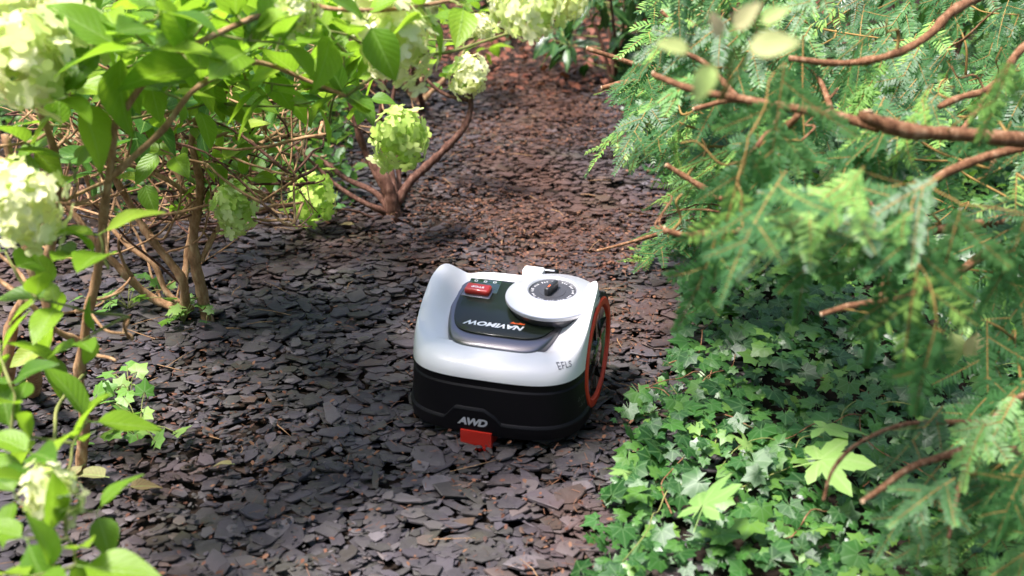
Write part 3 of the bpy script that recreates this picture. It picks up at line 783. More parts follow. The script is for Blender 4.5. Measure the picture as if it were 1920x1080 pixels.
def head(parent, skel, px, py, d, size, ms, mat, tilt=(0, 0, 0)):
    p = P(px, py, d); s = size
    twig_to(parent, skel, p-Vector((0, 0, .03)), .0028, mat)
    obj('flower_head', random.choice(ms), parent, rel(parent, Matrix.Translation(p) @ Euler((random.uniform(-.4, .4)+tilt[0], random.uniform(-.4, .4)+tilt[1], random.uniform(0, 6))).to_matrix().to_4x4() @ Matrix.Diagonal((s, s, s, 1))))

# --- shrub beyond the mower with the curved stem over the path
b1 = G(742, 408); d1 = proj(b1)[2]
s1 = shrub(b1, 'hydrangea with a dark gnarled base and one curved stem leaning over the path')
sk1 = []
def stem(parent, skel, pts, r0, r1, mat, knots=True, sides=9, wob=.006):
    _, sp_ = tube('stem', pts, r0, r1, mat, parent, sides, wob, knots, 8); skel += sp_[4:]; return sp_
st = M['stem_dark']
stem(s1, sk1, [b1-Vector((0, 0, .03)), P(738, 392, d1-.02), P(725, 350, d1-.05), P(700, 300, d1-.05)], .030, .015, st)
stem(s1, sk1, W([(738, 395, d1-.02), (765, 345, d1-.02), (800, 312, d1), (835, 278, d1), (868, 245, d1), (882, 205, d1), (878, 172, d1-.02)]), .015, .008, st)
stem(s1, sk1, W([(880, 190, d1), (850, 184, d1), (820, 168, d1), (790, 140, d1), (770, 120, d1), (740, 60, d1)]), .006, .004, st)
stem(s1, sk1, W([(738, 395, d1-.02), (715, 345, d1-.05), (690, 290, d1-.05), (665, 230, d1-.1), (640, 150, d1-.15), (600, 90, d1-.2)]), .014, .006, st)
stem(s1, sk1, W([(735, 398, d1-.02), (700, 360, d1), (650, 335, d1+.05), (600, 300, d1+.1), (540, 270, d1+.1)]), .011, .005, st)
stem(s1, sk1, W([(735, 402, d1-.02), (690, 385, d1-.05), (640, 355, d1-.05), (600, 320, d1-.05), (570, 290, d1-.1)]), .010, .004, st)
stem(s1, sk1, W([(742, 395, d1), (735, 330, d1+.05), (712, 250, d1+.05), (720, 160, d1), (700, 90, d1)]), .012, .005, st)
stem(s1, sk1, W([(745, 395, d1), (748, 350, d1+.08), (742, 290, d1+.1), (735, 200, d1+.1), (750, 120, d1+.1)]), .010, .005, st)
stem(s1, sk1, W([(728, 405, d1-.02), (700, 410, d1-.05), (672, 398, d1-.08)]), .008, .003, st)
for k in range(34):
    px, py = random.uniform(480, 800), random.uniform(40, 300)
    twig_to(s1, sk1, P(px, py, d1+random.uniform(-.35, .35)), random.uniform(.0016, .003), random.choice((M['stem_dark'], M['stem_tan'])), .1)
head(s1, sk1, 880, 142, d1-.05, 1.08, HEADS, st)
head(s1, sk1, 750, 258, d1-.35, 1.48, HEADL, st)
head(s1, sk1, 586, 372, d1-.20, 1.6, HEADG, st)
head(s1, sk1, 905, 50, d1-.2, .7, HEADS, M['stem_green'])
for (px, py, d, n, sz) in ((835, 148, d1, 4, .08), (820, 90, d1-.1, 4, .08), (690, 185, d1-.5, 4, .085), (620, 150, d1-.6, 5, .085), (560, 120, d1-.4, 5, .085), (500, 60, d1-.2, 5, .09), (680, 60, d1+.1, 5, .08), (780, 60, d1, 5, .085),
                           (840, 30, d1+.1, 4, .08), (900, 20, d1+.1, 4, .08), (585, 395, d1-.1, 3, .05), (560, 60, d1+.3, 5, .09), (630, 30, d1+.2, 5, .09), (740, 20, d1+.2, 5, .09), (870, 80, d1+.1, 3, .07), (650, 230, d1-.5, 3, .08)):
    p = P(px, py, d); dv = twig_to(s1, sk1, p, .0022, M['stem_green'] if random.random() < .4 else st)
    rosette(s1, p, dv+Vector((0, 0, .05)), n, sz, hl)

# --- shrub left of the path, tan stems
b2 = G(398, 612); d2 = proj(b2)[2]; tn = M['stem_tan']
s2 = shrub(b2, 'hydrangea with tan forked stems rising from bare slate left of the mower'); sk2 = []
stem(s2, sk2, [b2-Vector((0, 0, .03)), P(385, 585, d2), P(368, 500, d2-.08), P(362, 430, d2-.12), P(375, 350, d2-.2), P(360, 260, d2-.3), P(390, 170, d2-.35)], .017, .006, tn)
stem(s2, sk2, W([(345, 592, d2+.02), (342, 530, d2-.05), (318, 492, d2-.08), (285, 450, d2-.1), (250, 395, d2-.12), (215, 330, d2-.2), (180, 230, d2-.3)]), .013, .006, tn)
stem(s2, sk2, W([(335, 580, d2+.05), (290, 560, d2+.05), (245, 525, d2), (200, 480, d2-.05), (160, 430, d2-.1), (90, 340, d2-.15)]), .013, .006, tn)
stem(s2, sk2, W([(362, 580, d2+.02), (315, 550, d2+.02), (290, 500, d2), (240, 460, d2), (190, 400, d2), (150, 310, d2-.1)]), .008, .005, tn)
stem(s2, sk2, W([(378, 490, d2-.08), (395, 450, d2-.1), (420, 405, d2-.1), (440, 360, d2-.12), (480, 280, d2-.1), (560, 220, d2)]), .007, .004, tn)
stem(s2, sk2, W([(345, 560, d2+.02), (350, 480, d2+.05), (362, 400, d2), (320, 300, d2-.05), (250, 180, d2-.1)]), .009, .004, tn)
stem(s2, sk2, W([(360, 370, d2-.2), (300, 330, d2-.25), (220, 300, d2-.3), (130, 270, d2-.4), (60, 200, d2-.5)]), .006, .004, tn)
stem(s2, sk2, W([(362, 330, d2-.2), (430, 290, d2-.1), (520, 260, d2), (610, 255, d2+.1)]), .006, .003, tn)
for k in range(170):
    px, py = random.uniform(0, 620), random.uniform(90, 430)
    twig_to(s2, sk2, P(px, py, d2+random.uniform(-.55, .45)), random.uniform(.0016, .0036), random.choice((M['stem_tan'], M['stem_tan'], M['stem_dark'])), .08)
base2 = [q for q in sk2 if q.z < .55]
for k in range(105):
    q = random.choice(base2 if k % 2 else sk2); e = P(random.uniform(-30, 640), random.uniform(60, 420), d2+random.uniform(-.5, .6))
    dv = e-q
    if dv.length > .75: e = q+dv.normalized()*.75; dv = e-q
    if dv.length < .2: continue
    side = dv.orthogonal().normalized()*dv.length*random.uniform(-.14, .14)+Vector((0, 0, random.uniform(-.08, .04)))
    r0 = random.uniform(.0018, .0042); _, sp_ = tube('twig', [q, q+dv*.33+side, q+dv*.7+side*random.uniform(.2, 1.2), e], r0, r0*.55, random.choice((tn, tn, tn, M['stem_dark'])), s2, 6, .01, True)
head(s2, sk2, 438, 388, d2-.45, .95, HEADL, tn)
head(s2, sk2, 325, 60, d2+.8, .8, HEADS, tn)
for k in range(62):
    px, py = random.uniform(60, 660), random.uniform(-20, 175)
    p = P(px, py, d2-random.uniform(-.2, .85)); dv = twig_to(s2, sk2, p, .0022, random.choice((tn, M['stem_green'])))
    rosette(s2, p, dv.normalized()+Vector((0, 0, .3)), random.choice((3, 4, 5)), random.uniform(.085, .12), hl)
for (px, py, dd, n, sz) in ((395, 300, -.25, 5, .085), (440, 250, -.3, 5, .09), (370, 350, -.2, 4, .08), (460, 330, -.2, 4, .07), (350, 225, -.35, 5, .095), (470, 215, -.2, 5, .09), (250, 235, -.5, 4, .1), (300, 210, -.6, 4, .1), (180, 270, -.6, 4, .09), (420, 290, -.1, 4, .08), (540, 180, -.3, 4, .09), (300, 280, -.5, 4, .085), (150, 200, -.5, 5, .09), (230, 160, -.5, 5, .09), (330, 160, -.4, 5, .09), (480, 270, -.2, 4, .07), (380, 240, -.4, 4, .085), (270, 340, -.3, 3, .07), (510, 330, -.1, 3, .06), (170, 330, -.4, 4, .08), (350, 380, -.1, 4, .07)):
    p = P(px, py, d2+dd); dv = twig_to(s2, sk2, p, .0022, tn); rosette(s2, p, dv.normalized()+Vector((0, 0, .1)), n, sz, random.choice((hl, hd)))

# --- nearest shrub at the left edge
b3 = G(150, 900); d3 = proj(b3)[2]
s3 = shrub(b3, 'nearest hydrangea at the left edge with large blurred cream flower heads'); sk3 = []
stem(s3, sk3, [b3, P(160, 800, d3-.08), P(150, 700, d3-.15), P(165, 600, d3-.22), P(190, 450, d3-.3), P(205, 330, d3-.38), P(215, 230, d3-.45)], .012, .006, tn)
stem(s3, sk3, [G(60, 740), P(70, 660, d3-.1), P(95, 590, d3-.15), P(60, 500, d3-.2), P(30, 380, d3-.25), P(10, 250, d3-.3)], .018, .007, tn)
stem(s3, sk3, [G(20, 760), P(15, 690, d3-.05), P(25, 600, d3-.1), P(90, 480, d3-.2), P(110, 330, d3-.3), P(70, 200, d3-.4)], .014, .006, tn)
stem(s3, sk3, W([(150, 640, d3-.2), (100, 620, d3-.25), (50, 560, d3-.3), (-10, 520, d3-.3)]), .006, .004, tn)
stem(s3, sk3, W([(160, 700, d3-.15), (110, 760, d3-.3), (100, 830, d3-.4), (95, 880, d3-.5)]), .004, .003, M['stem_green'])
stem(s3, sk3, W([(200, 340, d3-.38), (300, 250, d3-.4), (380, 160, d3-.4), (480, 120, d3-.35), (580, 150, d3-.3), (650, 180, d3-.3)]), .006, .003, tn)
stem(s3, sk3, W([(215, 230, d3-.45), (320, 110, d3-.5), (450, 40, d3-.5), (560, 10, d3-.45), (640, 20, d3-.45), (745, 20, d3-.4), (950, -20, d3-.3)]), .006, .003, tn)
for k in range(26):
    twig_to(s3, sk3, P(random.uniform(-20, 250), random.uniform(180, 720), d3-random.uniform(.05, .5)), random.uniform(.0018, .0035), tn, .08)
for (px, py, d, s_) in ((50, 110, 1.95, 1.55), (110, 60, 2.05, 1.3), (10, 30, 2.0, 1.3), (50, 390, 1.95, 1.15), (95, 925, 1.75, .78), (20, 340, 2.0, .7), (748, 78, 2.15, 1.3), (700, 15, 2.2, 1.1), (560, 15, 2.0, .7), (1000, 18, 2.15, 1.0), (1060, 0, 2.2, .8), (950, 10, 2.3, .7)):
    head(s3, sk3, px, py, d, s_, HEADS[:2], M['stem_green'])
for (px, py, d, n, sz) in ((185, 440, 2.0, 3, .10), (165, 790, 1.95, 4, .10), (140, 1060, 1.7, 4, .10), (50, 1010, 1.7, 4, .10), (20, 810, 1.9, 4, .09), (20, 720, 1.9, 4, .08), (70, 560, 2.0, 4, .08), (150, 640, 2.0, 4, .07), (100, 540, 2.1, 3, .09), (10, 470, 2.0, 3, .09), (140, 480, 2.0, 3, .08), (180, 960, 1.8, 3, .07),
                           (140, 180, 2.0, 4, .11), (60, 280, 2.1, 4, .10), (530, 80, 2.0, 3, .12), (690, 40, 2.05, 3, .10), (250, 60, 1.95, 4, .11), (300, 40, 2.1, 4, .11), (400, 30, 2.1, 4, .11), (640, 170, 2.3, 4, .09), (870, 10, 2.1, 2, .08), (460, 150, 2.3, 4, .09), (320, 160, 2.2, 4, .10), (400, 190, 2.4, 4, .09), (90, 660, 2.2, 3, .08), (160, 30, 2.2, 5, .11), (260, 90, 2.3, 5, .11), (340, 110, 2.3, 5, .10), (420, 80, 2.3, 5, .11), (520, 40, 2.2, 5, .11), (80, 230, 2.2, 4, .09), (380, 10, 2.3, 5, .11), (480, 110, 2.4, 5, .10), (110, 120, 2.3, 5, .11), (270, 150, 2.4, 5, .10), (650, 100, 2.3, 4, .09), (600, 20, 2.3, 5, .10), (200, 90, 2.0, 5, .12), (360, 70, 2.0, 5, .12), (470, 60, 2.0, 5, .11), (620, 60, 2.1, 5, .10), (220, 130, 2.2, 5, .11), (560, 110, 2.2, 4, .10), (130, 300, 2.1, 4, .08), (800, 30, 2.1, 4, .09), (300, 20, 1.9, 5, .12), (200, 20, 2.1, 5, .11), (430, 10, 2.0, 5, .12), (590, 190, 2.4, 4, .09), (510, 170, 2.3, 4, .09), (60, 850, 1.8, 4, .09), (60, 1080, 1.65, 4, .10), (30, 930, 1.8, 4, .09), (0, 640, 2.0, 4, .09)):
    p = P(px, py, d); dv = twig_to(s3, sk3, p, .0022, M['stem_green']); rosette(s3, p, dv.normalized()+Vector((0, 0, .1)), n, sz, hl)

# --- two shrubs farther back on the left
for (px, py, lab, sd) in ((792, 205, 'small far hydrangea with upright bare stems beside the back of the path', 5), (520, 215, 'far hydrangea deep in the shade behind the tan stems', 6), (260, 150, 'farthest hydrangea mass at the top left corner', 8)):
    b4 = G(px, py); d4 = proj(b4)[2]; s4 = shrub(b4, lab); sk4 = []
    for k in range(6):
        dx, dy = random.gauss(0, 40), random.gauss(0, .15)
        stem(s4, sk4, [b4+Vector((random.uniform(-.04, .04), random.uniform(-.04, .04), -.01)), P(px+dx*.5, py-60, d4-.1+dy), P(px+dx, py-120, d4-.15+dy*1.5), P(px+dx*2, py-210, d4-.2+dy*2)], .012, .005, M['stem_tan'] if k % 2 else M['stem_dark'])
    for k in range(24):
        p = P(px+random.gauss(0, 110), py-random.uniform(90, 320), d4+random.uniform(-.5, .4)); dv = twig_to(s4, sk4, p, .0025, M['stem_dark'])
        rosette(s4, p, dv.normalized()+Vector((0, 0, .4)), 5, random.uniform(.08, .11), hl if k % 3 else hd)
    for k in range(2): head(s4, sk4, px+random.gauss(0, 60), py-random.uniform(180, 260), d4-.3, .9, HEADS, M['stem_green'])

# ------------------------------------------------------------------ yews
def twig_template(L_, npair, nl, seed):
    V, F, uv, rn = [], [], [], []
    bend = random.uniform(-.25, .1); sw = random.uniform(-.15, .15)
    def ax(t): return Vector((sw*t*t*L_, t*L_, bend*t*t*L_))
    for i in range(npair*2):
        t = .04+.96*(i//2)/npair; s = -1 if i % 2 else 1
        ln = nl*random.uniform(.8, 1.1)*(1-.55*max(0, (t-.6)/.4)**1.5)*(.6+.4*min(1, t*8)); a = R(random.uniform(52, 72))*(1-.45*max(0, t-.7)/.3)
        d = Vector((s*math.sin(a), math.cos(a), random.uniform(-.12, .22))).normalized(); b0 = ax(t); wv = .0027
        k = len(V); n_ = d.cross(Vector((0, 0, 1))).normalized()*wv; rr = random.uniform(0, .07)+.16*max(0, t-.75)/.25
        V += [b0-n_*.6, b0+n_*.6, b0+d*ln*.6+n_+Vector((0, 0, .0006)), b0+d*ln-Vector((0, 0, .001)), b0+d*ln*.6-n_+Vector((0, 0, .0006))]; uv += [(0, 0)]*5; rn += [rr]*5
        F += [(k, k+1, k+2, k+4), (k+4, k+2, k+3)]
    return V, F, rn, ax
def compound(L_, seed):
    """a flat yew spray: main axis and side twigs, needles only"""
    V, F, rn = [], [], []; TV, TF = [], []
    def add(Mx, l, r_):
        v, f, r2, ax = twig_template(l, int(l/.0066), .024, 0); k = len(V)
        V.extend([Mx @ p for p in v]); F.extend([tuple(i+k for i in q) for q in f]); rn.extend(r2)
        pts = [Mx @ ax(t/4) for t in range(5)]; tv, tf = tube_data(pts, r_, r_*.5, 4); k = len(TV); TV.extend(tv); TF.extend([tuple(i+k for i in q) for q in tf]); return ax
    ax = add(Matrix.Identity(4), L_, .0016)
    ns = max(0, int(L_/.055)); 
    for i in range(ns):
        t = .12+.6*i/max(1, ns); s = 1 if i % 2 else -1
        add(Matrix.Translation(ax(t)) @ Matrix.Rotation(-s*R(random.uniform(38, 58)), 4, 'Z') @ Matrix.Rotation(R(random.uniform(-16, 10)), 4, 'X'), L_*(1-t)*random.uniform(.5, .75), .0011)
    me = mesh('needle_spray', V, F, M['needle'], False, None, rn)
    me.materials.append(M['yew_twig']); nf = len(me.polygons)
    bm = bmesh.new(); bm.from_mesh(me); vs = [bm.verts.new(v) for v in TV]
    for f in TF:
        try: q = bm.faces.new([vs[i] for i in f]); q.material_index = 1
        except ValueError: pass
    bm.to_mesh(me); bm.free(); return me
SPR = [compound(random.choice((.18, .22, .26, .15)), k) for k in range(9)]
def yew(base, label): return empty('yew_shrub', base, label=label, cat='yew')
def spray(parent, p, dirv, s=1.0, up=None):
    Mx = frame(p, dirv, up or Vector((random.gauss(0, .3), random.gauss(-.15, .3), 1)), s)
    obj('needle_spray', random.choice(SPR), parent, rel(parent, Mx))
def branch(parent, skel, pts, r0, r1, mat=None, cutend=False):
    _, sp_ = tube('branch', pts, r0, r1, mat or M['yew_bark'], parent, 9, .004, True, 7); skel += sp_[3:]
    if cutend:
        e = sp_[-1]; t = (sp_[-1]-sp_[-3]).normalized()
        V, F = tube_data([e-t*.001, e+t*.0015], r1*1.02, r1*.98, 12); V = [v-parent.location for v in V]
        obj('cut_end', mesh('cut_end', V, F, M['cut']), parent)
    return sp_
def in_poly(x, y, poly):
    c = False; n = len(poly)
    for i in range(n):
        x1, y1 = poly[i]; x2, y2 = poly[i-1]
        if (y1 > y) != (y2 > y) and x < (x2-x1)*(y-y1)/(y2-y1)+x1: c = not c
    return c
def fill_sprays(parent, skel, poly, dr, n, dirf, size=(.8, 1.2)):
    xs = [p[0] for p in poly]; ys = [p[1] for p in poly]; k = 0
    while k < n:
        px, py = random.uniform(min(xs), max(xs)), random.uniform(min(ys), max(ys))
        if not in_poly(px, py, poly): continue
        tip = P(px, py, random.uniform(*dr))
        if tip.z < .06 or noise.noise(tip*4.2+Vector((1.7, 0, 9))) < -.06: continue
        dv = dirf(px, py); dv = (dv+Vector((random.gauss(0, .3), random.gauss(0, .3), random.gauss(0, .2)))).normalized()
        s = random.uniform(*size); b = tip-dv*.17*s
        if k % 3 == 0: twig_to(parent, skel, b, .0022 if dr[0] > 1.7 else .0011, M['yew_twig'], .02)
        spray(parent, b, dv, s); k += 1
# upper yew, reaching in from the right over the ivy
y1 = yew(Vector((1.55, -.05, 0)), 'yew whose thick pruned branch reaches in from the right above the ivy'); k1 = []
branch(y1, k1, [y1.location-Vector((0, 0, .02)), Vector((1.5, -.1, .4)), Vector((1.4, -.2, .8)), Vector((1.3, -.1, 1.2))], .045, .02)
branch(y1, k1, [Vector((1.42, -.18, .75)), P(2080, 275, 2.1), P(1930, 262, 1.9), P(1800, 252, 1.85), P(1700, 243, 1.82), P(1632, 222, 1.8), P(1625, 212, 1.8)], .0125, .0105, cutend=True)
branch(y1, k1, W([(1650, 240, 1.83), (1590, 222, 1.85), (1520, 208, 1.86), (1450, 196, 1.88), (1380, 182, 1.9), (1300, 165, 1.92), (1225, 138, 1.95)]), .0085, .005, cutend=True)
branch(y1, k1, W([(1960, 270, 1.95), (1860, 290, 1.93), (1780, 322, 1.9), (1720, 360, 1.9), (1640, 392, 1.9)]), .008, .007, cutend=True)
branch(y1, k1, W([(2050, 30, 2.2), (1930, 80, 2.1), (1860, 160, 2.1), (1800, 182, 2.1), (1760, 200, 2.1)]), .008, .005)
branch(y1, k1, W([(1980, -60, 2.3), (1810, 5, 2.1), (1740, 68, 2.05), (1670, 104, 2.05), (1590, 120, 2.1), (1480, 110, 2.1)]), .009, .005)
branch(y1, k1, W([(1600, 440, 2.1), (1500, 430, 2.1), (1400, 432, 2.1), (1300, 440, 2.1), (1245, 428, 2.1)]), .008, .005, cutend=True)
branch(y1, k1, W([(2000, 380, 2.3), (1850, 420, 2.2), (1700, 440, 2.15), (1590, 440, 2.1)]), .010, .008)
branch(y1, k1, W([(1330, 360, 2.2), (1280, 330, 2.2), (1248, 310, 2.2)]), .006, .004, cutend=True)
branch(y1, k1, W([(1500, 210, 2.0), (1420, 300, 2.1), (1360, 370, 2.15), (1320, 355, 2.2)]), .006, .004)
branch(y1, k1, W([(1900, 440, 2.2), (1780, 520, 2.1), (1690, 560, 2.0), (1600, 575, 1.95), (1540, 590, 1.95)]), .008, .004, cutend=True)
for a in ((1380, 180, 1260, 90, 2.1), (1420, 190, 1300, 205, 2.1), (1330, 165, 1240, 20, 2.3), (1480, 200, 1400, 300, 2.0), (1560, 215, 1500, 120, 2.2), (1800, 250, 1850, 180, 2.3), (1880, 262, 1850, 330, 2.1)):
    branch(y1, k1, [P(a[0], a[1], a[4]-.05), P((a[0]+a[2])/2+8, (a[1]+a[3])/2-10, a[4]), P(a[2], a[3], a[4])], .006, .0035, cutend=True)
left_down = lambda px, py: Vector((-.65, -.35, -.45-.4*(noise.noise(Vector((px/260, py/260, 0)))>0)))
down = lambda px, py: Vector((-.25, -.35, -.9))
fill_sprays(y1, k1, [(1150, 40), (1500, -20), (1940, -20), (1940, 330), (1500, 330), (1180, 260)], (2.15, 3.0), 72, left_down, (.7, 1.1))
fill_sprays(y1, k1, [(1130, 250), (1500, 230), (1920, 300), (1920, 490), (1600, 500), (1360, 450), (1230, 390)], (2.0, 2.7), 84, left_down, (.7, 1.1))
fill_sprays(y1, k1, [(1330, 420), (1900, 400), (1920, 570), (1700, 560), (1500, 500), (1330, 480)], (1.55, 1.9), 13, left_down, (.7, 1.0))
for (px, py, d, s_) in ((1285, 650, 1.8, .95), (1325, 545, 1.8, .9), (1380, 470, 1.8, .9), (1690, 840, 1.65, .95), (1680, 730, 1.65, .95), (1640, 620, 1.7, .9), (1740, 600, 1.7, .9), (1500, 550, 1.8, .85), (1440, 330, 1.8, .9), (1830, 330, 1.75, .9), (1860, 620, 1.7, .9)):
    dv = Vector((-.15+random.uniform(-.1, .1), -.15, -1)).normalized(); tip = P(px, py, d); b = tip-dv*.19*s_
    twig_to(y1, k1, b, .0011, M['yew_twig'], .0); spray(y1, b, dv, s_, Vector((0, -1, .3)))
for k in range(30):   # thin bare shoots crossing through the sprays
    p = P(random.uniform(1180, 1900), random.uniform(0, 420), random.uniform(1.95, 2.5)); q = nearest(k1, p); dv = p-q
    if dv.length > .35: q = p-dv.normalized()*.35; dv = p-q
    if dv.length < .06: continue
    kk = dv.orthogonal().normalized()*.02*random.choice((-1, 1))
    tube('bare_shoot', [q, q+dv*.4+kk, q+dv*.75-kk*.5, p], random.uniform(.0018, .0032), .0012, random.choice((M['yew_bark'], M['yew_twig'])), y1, 6, .003, True)
# low yew at the bottom right
y2 = yew(Vector((1.25, -.95, 0)), 'low yew with an arching orange twig at the bottom right corner'); k2 = []
branch(y2, k2, [y2.location, Vector((1.2, -1.0, .2)), Vector((1.1, -1.02, .4)), Vector((1.05, -1.1, .6))], .02, .01)
branch(y2, k2, [Vector((1.15, -1.0, .33)), P(1990, 830, 2.0), P(1900, 845, 1.95), P(1820, 842, 1.9), P(1760, 858, 1.88), P(1700, 880, 1.85), P(1640, 925, 1.82), P(1618, 940, 1.8)], .010, .0035, cutend=True)
branch(y2, k2, W([(1860, 790, 1.95), (1760, 790, 1.95), (1680, 800, 1.92), (1610, 830, 1.9), (1565, 880, 1.87), (1545, 940, 1.85)]), .004, .0025, M['yew_bark'])
branch(y2, k2, [Vector((1.12, -1.02, .36)), P(2000, 700, 2.0), P(1920, 740, 1.95), P(1850, 800, 1.9), P(1800, 900, 1.85), P(1780, 1010, 1.8)], .007, .003)
fill_sprays(y2, k2, [(1600, 900), (1720, 840), (1940, 700), (1940, 1090), (1640, 1090), (1660, 980)], (1.75, 2.15), 34, lambda a, b: Vector((-.7, -.35, -.5)), (.65, 1.0))
fill_sprays(y2, k2, [(1720, 600), (1930, 560), (1930, 800), (1760, 760)], (2.0, 2.4), 9, down, (.7, 1.0))
# yew farther back along the path
y3 = yew(G(1500, 330), 'farther yew with low green twigs fringing the right edge of the path'); k3 = []
bq = y3.location
branch(y3, k3, [bq, bq+Vector((0, 0, .3)), bq+Vector((-.05, 0, .6)), bq+Vector((-.1, -.1, .9))], .03, .01)
branch(y3, k3, [bq+Vector((0, 0, .3)), P(1400, 250, 3.3), P(1280, 180, 3.3), P(1200, 152, 3.3), P(1128, 165, 3.3)], .012, .006, cutend=True)
branch(y3, k3, [bq+Vector((-.05, 0, .5)), P(1400, 180, 3.2), P(1280, 140, 3.2), P(1180, 118, 3.2), P(1100, 90, 3.2)], .010, .006, cutend=True)
branch(y3, k3, [bq+Vector((0, 0, .15)), P(1350, 400, 2.9), P(1230, 440, 2.85), P(1120, 470, 2.8)], .008, .003)
fill_sprays(y3, k3, [(1130, 160), (1250, 130), (1450, 180), (1450, 430), (1240, 440), (1180, 330), (1110, 260)], (2.7, 3.4), 85, left_down, (.7, 1.1))
fill_sprays(y3, k3, [(1060, 470), (1230, 430), (1250, 480), (1180, 490)], (2.75, 2.95), 12, lambda a, b: Vector((-.9, -.2, -.15)), (.5, .8))
fill_sprays(y3, k3, [(1400, -20), (1930, -20), (1930, 300), (1400, 330)], (3.0, 4.2), 70, left_down, (.8, 1.3))

# ------------------------------------------------------------------ broad-leaved evergreens behind
ll = [me_from(t, 'leaf', M['laurel']) for t in LLEAF]
for (px, py, w_, hgt, n, lab) in ((1150, 165, .45, .55, 36, 'dark glossy evergreen with long drooping leaves at the back right of the path'),
                                  (1350, 200, .7, .8, 56, 'broad leaved evergreen behind the yew stubs at the top centre right'),
                                  (1700, 330, .9, .7, 56, 'broad leaved evergreen half hidden behind the thick yew branch'),
                                  (930, 70, .3, .25, 10, 'little glossy seedling shrub on the left edge of the far mulch')):
    b = G(px, py); e = empty('laurel_shrub', b, label=lab, cat='evergreen shrub'); sk = []
    for k in range(4 if n > 20 else 2):
        t = Vector((random.gauss(0, w_*.35), random.gauss(0, w_*.25), hgt)); _, sp_ = tube('stem', [b, b+t*.4+Vector((.02, 0, 0)), b+t], .010, .004, M['stem_dark'], e, 7, .004); sk += sp_[2:]
    for k in range(n):
        p = b+Vector((random.uniform(-1, 1)*w_*.6, random.uniform(-1, 1)*w_*.4, random.uniform(.12, 1)*hgt)); dv = twig_to(e, sk, p, .0025, M['stem_green'])
        rosette(e, p, dv.normalized()+Vector((0, -.2, .2)), 5, random.uniform(.10, .14), ll, 1.1)
# undergrowth, left and right
def fill_fn(x0, x1, y0, y1, z1, s0, s1, cond=None):
    def f():
        x, y = random.uniform(x0, x1), random.uniform(y0, y1)
        if cond and not cond(x, y): return None
        z = random.random()**1.5*z1; s = random.uniform(s0, s1)
        return (random.randrange(3), Matrix.Translation((x, y, z)) @ Euler((random.gauss(0, .5), random.gauss(0, .5), random.uniform(0, 6.28))).to_matrix().to_4x4() @ Matrix.Diagonal((s, s, s, 1)), random.random())
    return f
scatter('undergrowth', 'low green undergrowth in the shade behind the left shrubs', SLEAF, M['fill'], 15000, fill_fn(-3.6, -.5, .6, 4.2, .26, .025, .065, lambda x, y: x < -.55-.10*(y-.9) and noise.noise(Vector((x*2, y*2, 1))) > -.25))
scatter('ground_cover', 'low leafy ground cover under the yews on the right', SLEAF, M['fill'], 6500, fill_fn(.35, 4, .25, 6, .22, .025, .06, lambda x, y: x > edge_x(y)+.05))
it = []
for _ in range(9000):
    x, y = random.uniform(-3.6, -.45), random.uniform(.45, 4.4); s_ = random.uniform(.012, .035)
    it.append((1, Matrix.Translation((x, y, -.004+random.uniform(0, .02))) @ Euler((random.gauss(0, .4), random.gauss(0, .4), random.uniform(0, 6.28))).to_matrix().to_4x4() @ Matrix.Diagonal((s_, s_, s_, 1)), random.random()))
tag(obj('leaf_mould', bulk('leaf_mould', NEED, it, M['litter'])), 'dark leaf mould on the soil under the left shrubs', kind='stuff')
# unseen foliage ring all round, added to block the low sky
def hedge_leafs(x0, x1, y0, y1, z0, z1, n, s0, s1):
    def f():
        x, y, z = random.uniform(x0, x1), random.uniform(y0, y1), random.uniform(z0, z1)
        if noise.noise(Vector((x*1.3, y*1.3, z*1.3))) < -.22: return None
        s = random.uniform(s0, s1)
        return (random.randrange(3), Matrix.Translation((x, y, z)) @ Euler((random.gauss(0, .7), random.gauss(0, .7), random.uniform(0, 6.28))).to_matrix().to_4x4() @ Matrix.Diagonal((s, s, s, 1)), random.random())
    return f
def ring_leafs():
    a = random.uniform(0, 2*PI); r_ = random.uniform(6.0, 7.6); z = random.uniform(0, 6.2)
    x, y = r_*math.sin(a), r_*math.cos(a)*1.05+.3
    if noise.noise(Vector((x*.9, y*.9, z*.9))) < -.3: return None
    s = random.uniform(.2, .36)
    return (random.randrange(3), Matrix.Translation((x, y, z)) @ Euler((random.gauss(0, .7), random.gauss(0, .7), random.uniform(0, 6.28))).to_matrix().to_4x4() @ Matrix.Diagonal((s, s, s, 1)), random.random())
scatter('sky_block_foliage', 'unseen ring of green foliage added all round to block the low sky', SLEAF, M['fill'], 20000, ring_leafs)

# ------------------------------------------------------------------ small plants at the slate left of the mower
def sprig(px, py, n, s, spread, label, ms, cat='plant', name='ivy_sprig'):
    b = G(px, py, .02); e = empty(name, b, label=label, cat=cat)
    for k in range(n):
        a = random.uniform(0, 6.28); r_ = random.uniform(.2, 1)*spread; p = b+Vector((math.cos(a)*r_, math.sin(a)*r_, random.uniform(.015, .06)))
        tube('stalk', [b, b.lerp(p, .5)+Vector((0, 0, .02)), p], .0012, .0008, M['stem_green'], e, 5, n=3)
        obj('leaf', random.choice(ms), e, rel(e, Matrix.Translation(p) @ Euler((R(random.gauss(15, 20)), R(random.gauss(0, 20)), random.uniform(0, 6.28))).to_matrix().to_4x4() @ Matrix.Diagonal((s, s, s, 1))))
iml = [me_from(t, 'leaf', M['ivy_light']) for t in IVY]
sprig(265, 815, 15, .036, .13, 'ivy sprig with light leaves on the slate below the large blurred leaf', iml)
sprig(240, 580, 15, .034, .14, 'pale ivy runner on the slate left of the tan stems', iml)
sprig(345, 605, 9, .034, .06, 'small light green seedling at the foot of the tan stems', iml)
sprig(245, 745, 9, .036, .09, 'little green sprig on dark slate between the two nearest hydrangeas', iml)
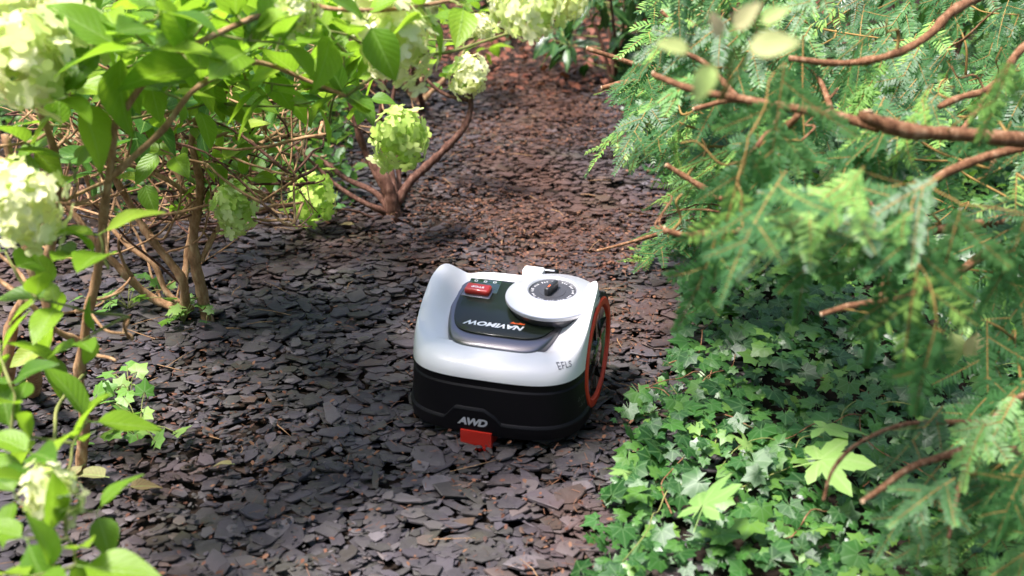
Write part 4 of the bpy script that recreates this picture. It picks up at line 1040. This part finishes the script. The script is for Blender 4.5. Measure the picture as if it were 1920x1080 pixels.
sprig(395, 600, 4, .025, .05, 'bright green leaves touching the base of the forked stem', im)
sprig(630, 405, 5, .025, .06, 'few green leaves beside the gnarled base of the far hydrangea', im)
sprig(1215, 495, 6, .03, .07, 'pale leafy sprig at the right edge of the slate behind the mower', iml)
dm = [me_from(t, 'dry_leaf', M['dry']) for t in HLEAF]
M['pale'] = leaf_mat('pale_leaf', [(0, (.55, .52, .25)), (.4, (.60, .42, .28)), (.7, (.42, .58, .16)), (1, (.62, .5, .35))], .5, .45, (.75, .75, .3))
pm = [me_from(t, 'leaf', M['pale']) for t in HLEAF]
e = empty('pale_sprig', P(1352, 190, 1.45), label='blurred sprig of cream and pinkish young leaves above the yew stubs', cat='sprig')
for (px, py, d, tx, ty, s) in ((1340, 110, 1.25, -.3, -.7, .045), (1390, 92, 1.22, .9, .15, .055), (1300, 95, 1.28, -.9, .2, .04), (1370, 60, 1.25, .5, .6, .04), (1352, 75, 1.22, -.2, .5, .03), (1420, 45, 1.3, .7, .4, .035)):
    p = P(px, py, d); tube('stalk', [e.location, e.location.lerp(p, .5)+Vector((.01, 0, .01)), p], .0016, .001, M['stem_green'], e, 5, n=3)
    obj('leaf', random.choice(pm), e, rel(e, frame(p, (tx, -.15, ty), (0, -.7, .7), s)))
for (px, py, s, lab) in ((1782, 640, .075, 'whitish dead leaf caught under the yew sprays, left one of two'), (1832, 640, .07, 'whitish dead leaf caught under the yew sprays, right one of two'), (1548, 322, .05, 'pale leaf shape painting a whitish highlight below the thick yew branch')):  # the last one is a whitish highlight painted as a pale leaf
    o = obj('dry_leaf', random.choice(pm), None, frame(P(px, py-25, 2.1), (random.uniform(-.3, .3), -.1, -1), (0, -.8, .6), s)); tag(o, lab, 'leaf')
for (px, py, s, rz, lab) in ((205, 895, .085, 1.2, 'curled pale dry leaf on the slate at the foot of the nearest hydrangea'), (235, 915, .07, -1.0, 'grey green withered leaf beside the curled pale leaf'), (160, 870, .07, 2.4, 'brown dry leaf leaning on the stem of the nearest hydrangea'),
                             (665, 420, .05, 1.3, 'small beige fallen leaf left of the gnarled base'), (1280, 515, .05, -1.3, 'orange brown fallen leaf at the right path edge behind the mower'), (440, 870, .045, 1.5, 'olive fallen leaf flat on the slate in the lower left')):
    o = obj('dry_leaf', random.choice(dm), None, Matrix.Translation(G(px, py, .05)) @ Euler((random.uniform(-.3, .3), random.uniform(-.3, .3), rz)).to_matrix().to_4x4() @ Matrix.Diagonal((s, s, s, 1)))
    tag(o, lab, 'leaf')
